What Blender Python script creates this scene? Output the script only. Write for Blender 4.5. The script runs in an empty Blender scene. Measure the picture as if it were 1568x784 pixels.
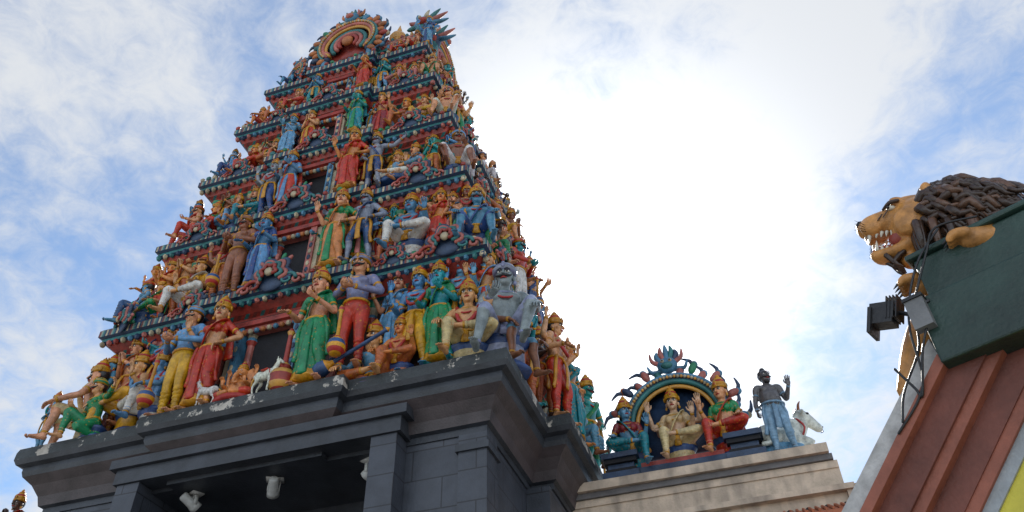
import bpy, math, random, colorsys
from mathutils import Vector, Matrix, kdtree, Quaternion
random.seed(11)
scene=bpy.context.scene
scene.view_settings.view_transform='Standard'; scene.view_settings.look='None'; scene.view_settings.exposure=0
COL=scene.collection
# ------------------------------------------------------------------ mesh builder
class MB:
    def __init__(s): s.v=[];s.f=[];s.m=[];s.vm=[]
    def add(s,vs,fs,m,vm=None):
        o=len(s.v); s.v+=[tuple(v) for v in vs]
        for i,f in enumerate(fs):
            s.f.append(tuple(k+o for k in f)); s.m.append(m if isinstance(m,int) else m[i])
        s.vm+= vm if vm is not None else [m if isinstance(m,int) else m[0]]*len(vs)
def tube(mb,pts,rad,m,n=10,sub=3,ref=(1,0,0),fold=0,foldn=9,cap=True):
    P=[Vector(p) for p in pts]; R=[r if isinstance(r,(tuple,list)) else (r,r) for r in rad]
    K=len(P); M=m if isinstance(m,(list,tuple)) else [m]*K
    pp=[];rr=[];mm=[]
    for i in range(K-1):
        p0=P[max(i-1,0)];p1=P[i];p2=P[i+1];p3=P[min(i+2,K-1)]
        for j in range(sub):
            t=j/sub;t2=t*t;t3=t2*t
            pp.append(.5*((2*p1)+(p2-p0)*t+(2*p0-5*p1+4*p2-p3)*t2+(3*p1-p0-3*p2+p3)*t3))
            rr.append((R[i][0]*(1-t)+R[i+1][0]*t,R[i][1]*(1-t)+R[i+1][1]*t)); mm.append(M[i] if t<.5 else M[i+1])
    pp.append(P[-1]);rr.append(R[-1]);mm.append(M[-1])
    a=Vector(ref); T=[]
    for i in range(len(pp)):
        t=(pp[min(i+1,len(pp)-1)]-pp[max(i-1,0)]); T.append(t.normalized() if t.length>1e-9 else Vector((0,0,1)))
    if abs(a.normalized().dot(T[0]))>.95: a=Vector((0,1,0)) if abs(T[0].y)<.9 else Vector((0,0,1))
    if cap:
        r0=min(rr[0]);r1=min(rr[-1])
        pp=[pp[0]-T[0]*r0*.6]+pp+[pp[-1]+T[-1]*r1*.6]; rr=[(rr[0][0]*.62,rr[0][1]*.62)]+rr+[(rr[-1][0]*.62,rr[-1][1]*.62)]
        mm=[mm[0]]+mm+[mm[-1]]; T=[T[0]]+T+[T[-1]]
    vs=[];vm=[]
    for i,p in enumerate(pp):
        t=T[i]; a=a-t*a.dot(t)
        if a.length<1e-6: a=t.orthogonal()
        a.normalize(); b=t.cross(a)
        for k in range(n):
            th=2*math.pi*k/n; q=1+fold*math.sin(foldn*th)*(i/len(pp)) if fold else 1
            vs.append(p+a*(rr[i][0]*q*math.cos(th))+b*(rr[i][1]*q*math.sin(th))); vm.append(mm[i])
    L=len(pp); fs=[];fm=[]
    for i in range(L-1):
        for k in range(n):
            k2=(k+1)%n; fs.append((i*n+k,i*n+k2,(i+1)*n+k2,(i+1)*n+k)); fm.append(mm[i])
    c0=len(vs); vs.append(pp[0]-T[0]*(min(rr[0])*.3 if cap else 0)); vs.append(pp[-1]+T[-1]*(min(rr[-1])*.3 if cap else 0)); vm+=[mm[0],mm[-1]]
    for k in range(n):
        k2=(k+1)%n; fs.append((c0,k2,k));fm.append(mm[0]); fs.append((c0+1,(L-1)*n+k,(L-1)*n+k2));fm.append(mm[-1])
    mb.add(vs,fs,fm,vm)
def ell(mb,c,r,m,rot=None,n=10,k=6):
    c=Vector(c); r=(r,r,r) if not isinstance(r,(tuple,list)) else r
    vs=[];fs=[]
    vs.append((0,0,1))
    for i in range(1,k):
        ph=math.pi*i/k
        for j in range(n):
            th=2*math.pi*j/n; vs.append((math.sin(ph)*math.cos(th),math.sin(ph)*math.sin(th),math.cos(ph)))
    vs.append((0,0,-1))
    out=[]
    for v in vs:
        w=Vector((v[0]*r[0],v[1]*r[1],v[2]*r[2]))
        if rot is not None: w=rot@w
        out.append(w+c)
    for j in range(n): fs.append((0,1+j,1+(j+1)%n))
    for i in range(k-2):
        for j in range(n):
            a=1+i*n+j;b=1+i*n+(j+1)%n; fs.append((a,a+n,b+n,b))
    e=len(vs)-1;o=1+(k-2)*n
    for j in range(n): fs.append((e,o+(j+1)%n,o+j))
    mb.add(out,fs,m)
def box(mb,c,s,m,rot=None):
    c=Vector(c);vs=[]
    for x in(-.5,.5):
        for y in(-.5,.5):
            for z in(-.5,.5):
                w=Vector((x*s[0],y*s[1],z*s[2]))
                if rot is not None:w=rot@w
                vs.append(c+w)
    mb.add(vs,[(0,1,3,2),(4,6,7,5),(0,4,5,1),(2,3,7,6),(0,2,6,4),(1,5,7,3)],m)
def lathe(mb,c,prof,m,n=14,rot=None,sy=1):
    c=Vector(c);vs=[];fs=[];fm=[];L=len(prof)
    for r,z in prof:
        for k in range(n):
            th=2*math.pi*k/n;w=Vector((r*math.cos(th),r*math.sin(th)*sy,z))
            if rot is not None:w=rot@w
            vs.append(c+w)
    for i in range(L-1):
        mi=m if isinstance(m,int) else m[i%len(m)]
        for k in range(n):
            k2=(k+1)%n;fs.append((i*n+k,i*n+k2,(i+1)*n+k2,(i+1)*n+k));fm.append(mi)
    fs.append(tuple(range(n-1,-1,-1)));fm.append(fm[0]);fs.append(tuple((L-1)*n+k for k in range(n)));fm.append(fm[-1])
    mb.add(vs,fs,fm)
def mkmesh(name,mb,mats,smooth=True):
    me=bpy.data.meshes.new(name);me.from_pydata(mb.v,[],mb.f)
    for m in mats:me.materials.append(m)
    me.polygons.foreach_set('material_index',mb.m); me.polygons.foreach_set('use_smooth',[smooth]*len(mb.f))
    me.update();return me
def obj(name,me,parent=None,loc=(0,0,0),rz=0,sc=1):
    o=bpy.data.objects.new(name,me);COL.objects.link(o);o.location=loc;o.rotation_euler=(0,0,rz)
    o.scale=(sc,sc,sc) if not isinstance(sc,tuple) else sc
    if parent:o.parent=parent
    return o
def remesh(name,soft,hard,mats,vox=.012):
    me=bpy.data.meshes.new('t');me.from_pydata(soft.v,[],soft.f)
    ob=bpy.data.objects.new('t',me);COL.objects.link(ob)
    md=ob.modifiers.new('r','REMESH');md.mode='VOXEL';md.voxel_size=vox
    s=ob.modifiers.new('s','SMOOTH');s.factor=.5;s.iterations=3
    dg=bpy.context.evaluated_depsgraph_get();rm=bpy.data.meshes.new_from_object(ob.evaluated_get(dg))
    kd=kdtree.KDTree(len(soft.v))
    for i,v in enumerate(soft.v):kd.insert(v,i)
    kd.balance()
    out=MB(); out.v=[tuple(v.co) for v in rm.vertices]
    for p in rm.polygons:
        out.f.append(tuple(p.vertices)); out.m.append(soft.vm[kd.find(p.center)[1]])
    out.vm=[0]*len(out.v)
    out.add(hard.v,hard.f,hard.m,[0]*len(hard.v))
    bpy.data.objects.remove(ob)
    return mkmesh(name,out,mats)
# ------------------------------------------------------------------ materials
def newmat(name):
    m=bpy.data.materials.new(name);m.use_nodes=True;nt=m.node_tree
    return m,nt,nt.nodes['Principled BSDF']
def N(nt,t,**k):
    n=nt.nodes.new(t)
    for a,b in k.items():setattr(n,a,b)
    return n
def grime(nt,bsdf,colsock,lo=.55,hi=1.1,scale=6,bump=.25,bscale=40):
    tc=N(nt,'ShaderNodeTexCoord');no=N(nt,'ShaderNodeTexNoise');no.inputs['Scale'].default_value=scale;no.inputs['Detail'].default_value=8;no.inputs['Roughness'].default_value=.65
    nt.links.new(tc.outputs['Object'],no.inputs['Vector'])
    mr=N(nt,'ShaderNodeMapRange');mr.inputs['From Min'].default_value=.3;mr.inputs['From Max'].default_value=.65;mr.inputs['To Min'].default_value=lo;mr.inputs['To Max'].default_value=hi
    nt.links.new(no.outputs['Fac'],mr.inputs['Value'])
    mx=N(nt,'ShaderNodeMix',data_type='RGBA',blend_type='MULTIPLY');mx.inputs[0].default_value=1
    nt.links.new(colsock,mx.inputs[6]);nt.links.new(mr.outputs[0],mx.inputs[7]);nt.links.new(mx.outputs[2],bsdf.inputs['Base Color'])
    n2=N(nt,'ShaderNodeTexNoise');n2.inputs['Scale'].default_value=bscale;n2.inputs['Detail'].default_value=5;nt.links.new(tc.outputs['Object'],n2.inputs['Vector'])
    bp=N(nt,'ShaderNodeBump');bp.inputs['Strength'].default_value=bump;bp.inputs['Distance'].default_value=.02
    nt.links.new(n2.outputs['Fac'],bp.inputs['Height']);nt.links.new(bp.outputs[0],bsdf.inputs['Normal'])
    return tc
def plain(name,c,rough=.6,lo=.6,hi=1.08,scale=5,metal=0,bump=.25):
    m,nt,b=newmat(name);r=N(nt,'ShaderNodeRGB');r.outputs[0].default_value=(*c,1)
    grime(nt,b,r.outputs[0],lo,hi,scale,bump);b.inputs['Roughness'].default_value=rough;b.inputs['Metallic'].default_value=metal;return m
def attrmat(name,attr,dots=False,rough=.36):
    m,nt,b=newmat(name);a=N(nt,'ShaderNodeAttribute',attribute_type='OBJECT',attribute_name=attr);cs=a.outputs['Color']
    if dots:
        tc=N(nt,'ShaderNodeTexCoord');w=N(nt,'ShaderNodeTexVoronoi');w.inputs['Scale'].default_value=17;nt.links.new(tc.outputs['Object'],w.inputs['Vector'])
        lt=N(nt,'ShaderNodeMath',operation='LESS_THAN');lt.inputs[1].default_value=.22;nt.links.new(w.outputs['Distance'],lt.inputs[0])
        ml=N(nt,'ShaderNodeMath',operation='MULTIPLY');ml.inputs[1].default_value=.55;nt.links.new(lt.outputs[0],ml.inputs[0])
        a2=N(nt,'ShaderNodeAttribute',attribute_type='OBJECT',attribute_name='c_trim')
        mx=N(nt,'ShaderNodeMix',data_type='RGBA');nt.links.new(ml.outputs[0],mx.inputs[0]);nt.links.new(cs,mx.inputs[6]);nt.links.new(a2.outputs['Color'],mx.inputs[7]);cs=mx.outputs[2]
    grime(nt,b,cs,.4,1.18,8,.3,30);b.inputs['Roughness'].default_value=rough;return m
GOLD=(.6,.3,.05)
S=[attrmat('statue_skin_paint','c_skin',rough=.3),attrmat('statue_cloth_paint','c_cloth',True),attrmat('statue_top_paint','c_top',True),
   attrmat('statue_trim_paint','c_trim',rough=.32),plain('statue_black',(.015,.014,.016),.35),plain('statue_white',(.75,.73,.68),.4),plain('statue_red',(.45,.03,.025),.4),
   attrmat('statue_pedestal','c_ped')]
def stripe(name,cols,freq,rough=.6,mode='s'):
    m,nt,b=newmat(name);tc=N(nt,'ShaderNodeTexCoord');sp=N(nt,'ShaderNodeSeparateXYZ');nt.links.new(tc.outputs['Object'],sp.inputs[0])
    ad=N(nt,'ShaderNodeMath',operation='ADD');nt.links.new(sp.outputs[0],ad.inputs[0]);nt.links.new(sp.outputs[1],ad.inputs[1])
    mu=N(nt,'ShaderNodeMath',operation='MULTIPLY');mu.inputs[1].default_value=freq;nt.links.new(ad.outputs[0],mu.inputs[0])
    if mode=='lat':
        s2=N(nt,'ShaderNodeMath',operation='MULTIPLY');s2.inputs[1].default_value=freq;nt.links.new(sp.outputs[2],s2.inputs[0])
        A=[]
        for op in('ADD','SUBTRACT'):
            q=N(nt,'ShaderNodeMath',operation=op);nt.links.new(mu.outputs[0],q.inputs[0]);nt.links.new(s2.outputs[0],q.inputs[1])
            f=N(nt,'ShaderNodeMath',operation='FRACT');nt.links.new(q.outputs[0],f.inputs[0])
            l=N(nt,'ShaderNodeMath',operation='LESS_THAN');l.inputs[1].default_value=.28;nt.links.new(f.outputs[0],l.inputs[0]);A.append(l)
        fr=N(nt,'ShaderNodeMath',operation='MAXIMUM');nt.links.new(A[0].outputs[0],fr.inputs[0]);nt.links.new(A[1].outputs[0],fr.inputs[1])
    else:
        fr=N(nt,'ShaderNodeMath',operation='FRACT');nt.links.new(mu.outputs[0],fr.inputs[0])
    cr=N(nt,'ShaderNodeValToRGB');cr.color_ramp.interpolation='CONSTANT';e=cr.color_ramp.elements
    e[0].color=(*cols[0],1);e[1].position=1/len(cols);e[1].color=(*cols[1],1)
    for i in range(2,len(cols)):
        x=e.new(i/len(cols));x.color=(*cols[i],1)
    nt.links.new(fr.outputs[0],cr.inputs[0]);grime(nt,b,cr.outputs[0],.4,1.1,5,.4);b.inputs['Roughness'].default_value=rough;return m
TEAL=(.035,.19,.19);RED=(.38,.045,.03);CREAM=(.55,.46,.3);NAVY=(.025,.055,.12);PINK=(.5,.15,.12);GREEN=(.02,.23,.1);ORANGE=(.55,.18,.05);SKYB=(.08,.25,.4)
D=[plain('deco_teal',TEAL,.45,.35),plain('deco_red',RED,.45,.35),plain('deco_cream',CREAM,.45,.35),plain('deco_navy',NAVY,.45,.35),plain('deco_pink',PINK,.45,.35),
   plain('deco_green',GREEN,.45,.35),plain('deco_orange',ORANGE,.45,.35),plain('deco_skyblue',SKYB,.45,.35),plain('deco_gold',GOLD,.3),
   stripe('frieze_key',[NAVY,CREAM,NAVY,(.2,.06,.05),(.25,.28,.24),TEAL],5.5),stripe('frieze_red',[RED,(.2,.04,.03),RED,TEAL],4),
   stripe('roof_lattice',[(.3,.05,.03),(.55,.25,.14)],3.2,mode='lat'),plain('black_and_opening_shade',(.012,.012,.016),.8),plain('tier_wall',(.09,.05,.045),.7)]  # near-black also serves as painted shade of door and arch openings
def basemat():
    m,nt,b=newmat('dark_grey_masonry_paint');tc=N(nt,'ShaderNodeTexCoord');sp=N(nt,'ShaderNodeSeparateXYZ');nt.links.new(tc.outputs['Object'],sp.inputs[0])
    ad=N(nt,'ShaderNodeMath',operation='ADD');nt.links.new(sp.outputs[0],ad.inputs[0]);nt.links.new(sp.outputs[1],ad.inputs[1])
    cb=N(nt,'ShaderNodeCombineXYZ');nt.links.new(ad.outputs[0],cb.inputs[0]);nt.links.new(sp.outputs[2],cb.inputs[1])
    br=N(nt,'ShaderNodeTexBrick');br.inputs['Scale'].default_value=1;br.inputs['Brick Width'].default_value=.72;br.inputs['Row Height'].default_value=.36;br.inputs['Mortar Size'].default_value=.008
    br.inputs['Color1'].default_value=(.05,.056,.071,1);br.inputs['Color2'].default_value=(.042,.048,.062,1);br.inputs['Mortar'].default_value=(.016,.016,.02,1)
    nt.links.new(cb.outputs[0],br.inputs['Vector']);grime(nt,b,br.outputs['Color'],.6,1.25,2.2,.2);b.inputs['Roughness'].default_value=.42;return m
def slabmat():
    m,nt,b=newmat('chipped_slab_paint');tc=N(nt,'ShaderNodeTexCoord');no=N(nt,'ShaderNodeTexNoise');no.inputs['Scale'].default_value=3.0;no.inputs['Detail'].default_value=12;no.inputs['Roughness'].default_value=.7
    nt.links.new(tc.outputs['Object'],no.inputs['Vector']);cr=N(nt,'ShaderNodeValToRGB');e=cr.color_ramp.elements;e[0].position=.55;e[0].color=(.04,.047,.05,1);e[1].position=.575;e[1].color=(.5,.46,.4,1)
    nt.links.new(no.outputs['Fac'],cr.inputs[0]);grime(nt,b,cr.outputs[0],.6,1.1,9,.5);b.inputs['Roughness'].default_value=.6;return m
BASE=basemat();SLAB=slabmat();TRIM=plain('dark_trim_paint',(.035,.04,.05),.42,.5,1.3,2.5);TAUPE=plain('taupe_trim',(.062,.048,.05),.5,.5,1.3,2.5)
# ------------------------------------------------------------------ figure templates
def hand(mb,w,d,nrm,side,curl=.5,m=0,s=1.15):
    w=Vector(w);d=Vector(d).normalized();nrm=Vector(nrm);nrm=(nrm-d*nrm.dot(d))
    nrm=nrm.normalized() if nrm.length>1e-4 else d.orthogonal().normalized()
    sd=d.cross(nrm)*side
    tube(mb,[w-d*.01*s,w+d*.04*s,w+d*.085*s],[(.026*s,.018*s),(.04*s,.017*s),(.036*s,.013*s)],m,n=8,sub=2,ref=sd)
    for i,(o,l) in enumerate(((-.03,.06),(-.01,.073),(.011,.07),(.03,.055))):
        b=w+d*.082*s+sd*o*s
        e1=(d*(1-curl*.4)+nrm*curl*.6+sd*o*3).normalized();e2=(d*(1-curl)+nrm*curl*1.3+sd*o*3).normalized()
        tube(mb,[b,b+e1*l*.5*s,b+e1*l*.5*s+e2*l*.5*s],[.0105*s,.0098*s,.008*s],m,n=5,sub=1,ref=nrm)
    b=w+d*.025*s-sd*.032*s
    tube(mb,[b,b+(d*.5-sd*.6+nrm*.3).normalized()*.035*s,b+(d*.5-sd*.6+nrm*.3).normalized()*.035*s+(d*.8-sd*.2+nrm*.5).normalized()*.03*s],[.013*s,.012*s,.009*s],m,n=5,sub=1,ref=nrm)
ARM={'down':((.07,.02,-.27),(.1,-.08,-.5),None,(0,0,0)),
 'abhaya':((.09,-.02,-.26),(.13,-.24,-.1),(0,-.1,1),(0,-1,0)),
 'front':((.09,-.02,-.27),(-.04,-.27,-.2),None,(0,0,1)),
 'varada':((.1,.0,-.27),(.1,-.26,-.3),(0,-.6,-.6),(0,-1,.3)),
 'hip':((.2,.06,-.2),(.02,-.1,-.36),None,(0,0,-1)),
 'knee':((.12,-.12,-.24),(.1,-.38,-.36),(0,-.7,-.6),(0,0,-1)),
 'out':((.24,-.03,-.1),(.47,-.1,-.02),None,(0,-1,0)),
 'up':((.2,-.02,-.1),(.24,-.1,.17),(0,0,1),(0,-1,0)),
 'namaste':((.06,-.05,-.26),(-.155,-.22,-.12),(0,-.2,1),(-1,0,0)),
 'clasp':((.13,-.03,-.25),(-.13,-.27,-.3),None,(0,0,1))}
def figure(name,pel=(0,0,.93),lean=(0,0),legs=None,armL='down',armR='down',female=False,top=0,lower='dhoti',crown=1,moust=False,fat=0,extra=(),yaw=0,tilt=0,beard=False,arms4=False,extra_ped=None):
    so=MB();ha=MB();V=Vector
    pel=V(pel);up=V((lean[0],lean[1],1)).normalized()
    sw=.165 if female else .19
    W=pel+up*.13;RB=pel+up*.24;CH=pel+up*.35+V((0,-.01,0));SH=pel+up*.44;NK=pel+up*.51;HD=pel+up*.655+V((0,-.02,0))
    sk=0;tm=2 if top else 0;wm=2 if top==1 else 0
    fb=fat*.06
    tube(so,[pel-up*.07,pel,W,RB,CH,SH,NK,pel+up*.57],
      [(.12,.1),(.168,.125),((.112 if female else .135)+fb,.1+fb*1.6),(.142+fb*.6,.112+fb*1.2),(.17,.125),(.15,.095),(.062,.062),(.055,.058)],[1,1,wm,wm,tm,tm,0,0],n=16,sub=3)
    if fat: ell(so,W+V((0,-.06-.02*fat,0)),(.14,.12,.12),wm,n=14,k=9)
    if female:
        for s in(-1,1): ell(so,CH+V((s*.078,-.095,-.01)),(.068,.06,.065),tm,n=12,k=8)
    else:
        for s in(-1,1): ell(so,CH+V((s*.075,-.075,.015)),(.085,.055,.06),tm,n=12,k=8)
    sh={}
    def arm(s,key,back=0,dz=0):
        e,w,hd_,nm=ARM[key]
        s0=SH+V((s*sw,back,-.01+dz));sh[s]=s0
        E=s0+V((s*e[0],e[1],e[2]));Wr=s0+V((s*w[0],w[1],w[2]))
        k=.88 if female else 1
        am=[tm,tm,tm if top else 0,0,0,0] if top!=1 else [2]*6
        tube(so,[SH+V((s*sw*.55,back,-.01+dz)),s0,(s0+E)/2,E,(E*.62+Wr*.38),Wr],[.06*k,.066*k,.054*k,.043*k,.047*k,.03*k],am,n=10,sub=4)
        d=(Wr-E).normalized() if hd_ is None else V((s*hd_[0],hd_[1],hd_[2]))
        nn=V((s*nm[0],nm[1],nm[2])) if any(nm) else V((-s,0,0))
        hand(ha,Wr,d,nn,s,.35 if hd_ else .7)
        a=s0*.45+E*.55;ad=(E-s0).normalized();tube(ha,[a-ad*.014,a+ad*.014],[.058*k,.058*k],3,n=10,sub=1,cap=False)
        bd=(Wr-E).normalized();tube(ha,[Wr-bd*.045,Wr-bd*.012],[.037*k,.036*k],3,n=10,sub=1,cap=False)
        return Wr
    wl=arm(1,armL);wr=arm(-1,armR)
    if arms4:
        arm(1,'up',.05,-.02);arm(-1,'up',.05,-.02)
    if legs is None: legs=[((-.1,-.03,-.44),(-.11,0,-.84)),((.1,-.03,-.44),(.12,0,-.84))]
    for s,(kn,an) in zip((-1,1),legs):
        hp=pel+V((s*.09,0,-.03));K=pel+V(kn);A=pel+V(an)
        if lower=='pants': lm=[1,1,1,1,1,0]
        elif lower=='short': lm=[1,1,1,0,0,0]
        else: lm=[1,1,1,1,1,0]
        th=1.12 if lower in('dhoti','skirt') else 1
        sd=(A-K).normalized();bk=V((0,.018,0)) if abs(sd.z)>.6 else V((0,0,0))
        tube(so,[hp,hp*.5+K*.5,K,K*.68+A*.32+bk,K*.35+A*.65,A],[.1*th,.088*th,.064*th,.062*th,.048*th,.038],lm,n=12,sub=4)
        if abs(sd.z)>.5:
            f=A+V((s*.02,-.1,-.055));tube(so,[A+V((0,.03,-.045)),A+V((s*.005,-.04,-.04)),f,f+V((s*.01,-.055,-.005))],[(.036,.034),(.04,.04),(.045,.028),(.036,.018)],0,n=10,sub=3)
            for q in range(5): ell(ha,f+V((s*.01+(q-2)*.018,-.085+abs(q-2)*.006,-.01)),(.011,.018,.011),0,n=6,k=4)
        else:
            tube(so,[A-sd*.02,A+sd*.05,A+sd*.15],[(.036,.036),(.04,.032),(.032,.02)],0,n=10,sub=3)
        tube(ha,[A-sd*.03,A-sd*.005],[.046,.044],3,n=10,sub=1,cap=False)
        if lower=='pants' or lower=='dhoti':
            for q in(.25,.4,.55,.7,.85):
                c=K*(1-q)+A*q; r=.07*(1-q)+.05*q
                tube(ha,[c-sd*.006,c+sd*.006],[r,r*.98],1,n=10,sub=1)
    if lower=='skirt':
        tube(ha,[W-up*.04,pel,pel+V((0,0,-.25)),pel+V((0,-.005,-.55)),pel+V((.01,-.01,-.84))],[(.13,.11),(.18,.14),(.18,.145),(.17,.14),(.205,.165)],[1,1,1,1,3],n=36,sub=5,fold=.085,foldn=11,cap=False)
        tube(ha,[pel+V((0,-.13,.02)),pel+V((0,-.165,-.3)),pel+V((.01,-.175,-.8))],[(.035,.015),(.05,.022),(.075,.025)],2,n=8,sub=3)
    elif lower!='pants' :
        zb=-.42 if legs[0][1][2]<-.6 else -.1
        tube(ha,[pel+V((0,-.11,.05)),pel+V((0,-.16,-.06)),pel+V((0,-.17,zb*.6-.03)),pel+V((0,-.15,zb-.03))],[(.035,.02),(.045,.02),(.05,.018),(.06,.014)],3,n=8,sub=3)
    if lower!='pants' and legs[0][1][2]<-.6:
        for s in(-1,1): tube(ha,[pel+V((s*.15,-.08,.06)),pel+V((s*.2,-.07,-.12)),pel+V((s*.19,-.05,-.34)),pel+V((s*.22,-.03,-.5))],[(.02,.03),(.028,.03),(.03,.028),(.04,.02)],2 if top else 3,n=7,sub=2)
    def loop(c,rx,ry,drop,r,m):
        p=[c+V((rx*math.cos(a),ry*math.sin(a),drop*min(0,math.sin(a)))) for a in [2*math.pi*i/14 for i in range(15)]]
        tube(ha,p,[r]*15,m,n=6,sub=1,cap=False)
    loop(pel+up*.06,.155+fb,.12+fb,.0,.02,3)
    if 'plain' not in extra:
        loop(NK+V((0,-.01,-.03)),.1,.1,.07,.014,3)
        if 'shirt' not in extra: loop(NK+V((0,-.02,-.03)),.12,.125,.17,.012,3 if female else 6)
    if 'garland' in extra: loop(NK+V((0,-.035,-.03)),.14,.15,.36,.026,6)
    if female or 'sash' in extra:
        tube(ha,[SH+V((.13,.06,.03)),SH+V((.125,-.05,.055)),CH+V((.05,-.155,.0)),RB+V((-.04,-.145,-.02)),W+V((-.13,-.06,-.05))],[(.04,.012)]*5,1,n=8,sub=4,ref=(1,0,.6))
        tube(ha,[SH+V((.13,.06,.03)),SH+V((.15,.12,-.2)),SH+V((.17,.13,-.5))],[(.04,.012),(.06,.015),(.08,.015)],1,n=8,sub=3)
    hs=1.17;R=Matrix.Rotation(yaw,3,'Z')@Matrix.Rotation(tilt,3,'X')
    def H(x,y,z): return HD+R@(V((x,y,z))*hs)
    def he(mb,c,r,m,n=10,k=7): ell(mb,H(*c),tuple(q*hs for q in r),m,R,n,k)
    he(so,(0,0,.02),(.08,.095,.1),0,14,10);he(so,(0,-.02,-.045),(.062,.07,.068),0,14,10);he(so,(0,-.06,-.085),(.028,.026,.024),0)
    for s in(-1,1):
        he(so,(s*.045,-.055,-.02),(.028,.028,.03),0)
        he(ha,(s*.083,.005,-.012),(.014,.026,.036),0,8,5)
        if 'plain' not in extra: he(ha,(s*.09,.0,-.062),(.017,.017,.024),3,8,5)
        he(ha,(s*.033,-.0835,.014),(.023,.013,.0125),5,8,5);he(ha,(s*.033,-.0935,.014),(.0105,.007,.0105),4,6,4)
        tube(ha,[H(s*.011,-.099,.034),H(s*.035,-.098,.046),H(s*.062,-.081,.034)],[.0045,.0075,.0035],4,n=5,sub=2)
        tube(ha,[H(s*.012,-.094,.018),H(s*.034,-.093,.029),H(s*.058,-.08,.016)],[.003,.004,.003],4,n=5,sub=2)
    tube(ha,[H(0,-.094,.03),H(0,-.108,-.0),H(0,-.12,-.024)],[.01,.0125,.0175],0,n=8,sub=2);
    for s in(-1,1): he(ha,(s*.014,-.104,-.027),(.011,.012,.009),0,6,4)
    tube(ha,[H(-.028,-.085,-.056),H(0,-.098,-.054),H(.028,-.085,-.056)],[.005,.0105,.005],6,n=6,sub=3)
    he(ha,(0,-.1,.058),(.006,.006,.014),6,6,4)
    if moust:
        for s in(-1,1): tube(ha,[H(0,-.108,-.038),H(s*.03,-.102,-.042),H(s*.062,-.078,-.03),H(s*.075,-.068,-.01)],[.01,.016,.011,.004],4,n=6,sub=3)
    if beard: he(ha,(0,-.045,-.098),(.05,.045,.035),4,10,7)
    he(ha,(0,.03,.035),(.09,.085,.1),4,12,8)
    if female: he(ha,(0,.1,-.03),(.05,.04,.05),4)
    if crown==1:
        pr=[(.094,.045),(.104,.055),(.104,.085),(.085,.09),(.098,.115),(.094,.13),(.07,.14),(.08,.165),(.072,.18),(.05,.19),(.056,.212),(.044,.225),(.024,.235),(.03,.252),(.012,.272),(.004,.29)]
        lathe(ha,H(0,0,0),[(a*hs,b*hs) for a,b in pr],[3,3,6,3,3,3,6,3],16,R)
        he(ha,(0,-.1,.1),(.032,.014,.05),3,8,6);he(ha,(0,-.113,.095),(.012,.008,.018),6,6,4)
        for s in(-1,1): he(ha,(s*.1,.0,.075),(.014,.03,.035),3,8,5)
    elif crown==2:
        lathe(ha,H(0,0,0),[(a*hs,b*hs) for a,b in [(.09,.035),(.108,.045),(.115,.075),(.1,.1),(.09,.12),(.06,.145),(.01,.152)]],[3,2,3,2],16,R)
        he(ha,(0,-.11,.085),(.02,.012,.035),3,8,5)
    elif crown==3:
        he(ha,(0,.02,.13),(.045,.045,.05),4);he(ha,(0,.03,.06),(.088,.085,.08),4)
        lathe(ha,H(0,.02,0),[(.05*hs,.1*hs),(.055*hs,.11*hs),(.05*hs,.12*hs)],4,12,R)
    if 'mace' in extra:
        c=V((0,-.36,0.0)) if pel.z>.8 else V((-.3,-.4,.0))
        lathe(ha,c,[(.02,.0),(.07,.01),(.1,.06),(.11,.11),(.095,.17),(.06,.21),(.04,.24),(.022,.27),(.02,.6),(.035,.62),(.03,.66),(.01,.7)],[3,6,3,7,3,6,3,3],12)
    if 'smace' in extra:
        q=Matrix.Rotation(math.radians(65),3,'Y')
        lathe(ha,V((-.62,-.32,.12)),[(.01,0),(.08,.02),(.105,.1),(.09,.18),(.04,.24),(.025,.28),(.025,1.0),(.04,1.03),(.01,1.07)],[3,7,7,3],12,q)
    if 'halo' in extra:
        lathe(ha,HD+V((0,.1,.0)),[(.0,-.02),(.26,-.02),(.29,0),(.26,.02),(0,.02)],[3,6,3,3],20,Matrix.Rotation(math.pi/2,3,'X'))
    if pel.z<.8:
        z=pel.z-.09
        if z>.2:
            lathe(ha,V((0,pel.y+.06,0)),[(.26,0),(.28,.04),(.24,.07),(.21,.1),(.21,z-.1),(.25,z-.06),(.27,z-.02),(.24,z)],[7,7,7,1,7,7,7],16,sy=.7)
        else:
            lathe(ha,V((0,pel.y-.03,-.1)),[(.33,0),(.42,.03),(.36,.07),(.4,.1),(.3,.1+max(z,.01))],[7,6,7,3],20,sy=.72)
    return remesh(name,so,ha,S,.0125)
LS={'hang':[((-.2,-.36,.02),(-.24,-.38,-.4)),((.2,-.36,.02),(.24,-.38,-.4))],
    'hang2':[((-.2,-.36,.02),(-.28,-.34,-.4)),((.26,-.34,.14),(.16,-.36,-.3))],
    'lalita':[((-.17,-.37,.03),(-.17,-.4,-.38)),((.36,-.24,.02),(.0,-.33,-.02))],
    'royal':[((-.34,-.26,-.01),(.0,-.34,-.04)),((.2,-.26,.28),(.2,-.36,-.06))],
    'padma':[((-.34,-.24,-.02),(.08,-.3,-.04)),((.34,-.24,-.02),(-.08,-.36,-.02))],
    'kneel':[((-.18,-.36,.16),(-.18,-.36,-.26)),((.16,-.3,-.22),(.16,.1,-.27))],
    'contra':[((-.1,-.03,-.44),(-.1,0,-.84)),((.14,-.11,-.43),(.2,-.05,-.84))],
    'stride':[((-.16,-.14,-.42),(-.2,-.06,-.84)),((.12,.02,-.44),(.18,.06,-.84))]}
T={}
T['lady']=figure('t_lady',(0.02,0,.93),(-.05,0),LS['contra'],'front','varada',True,2,'skirt',1)
T['lady2']=figure('t_lady2',(0.02,0,.93),(.06,0),LS['contra'],'hip','abhaya',True,2,'skirt',1,yaw=.3)
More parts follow.
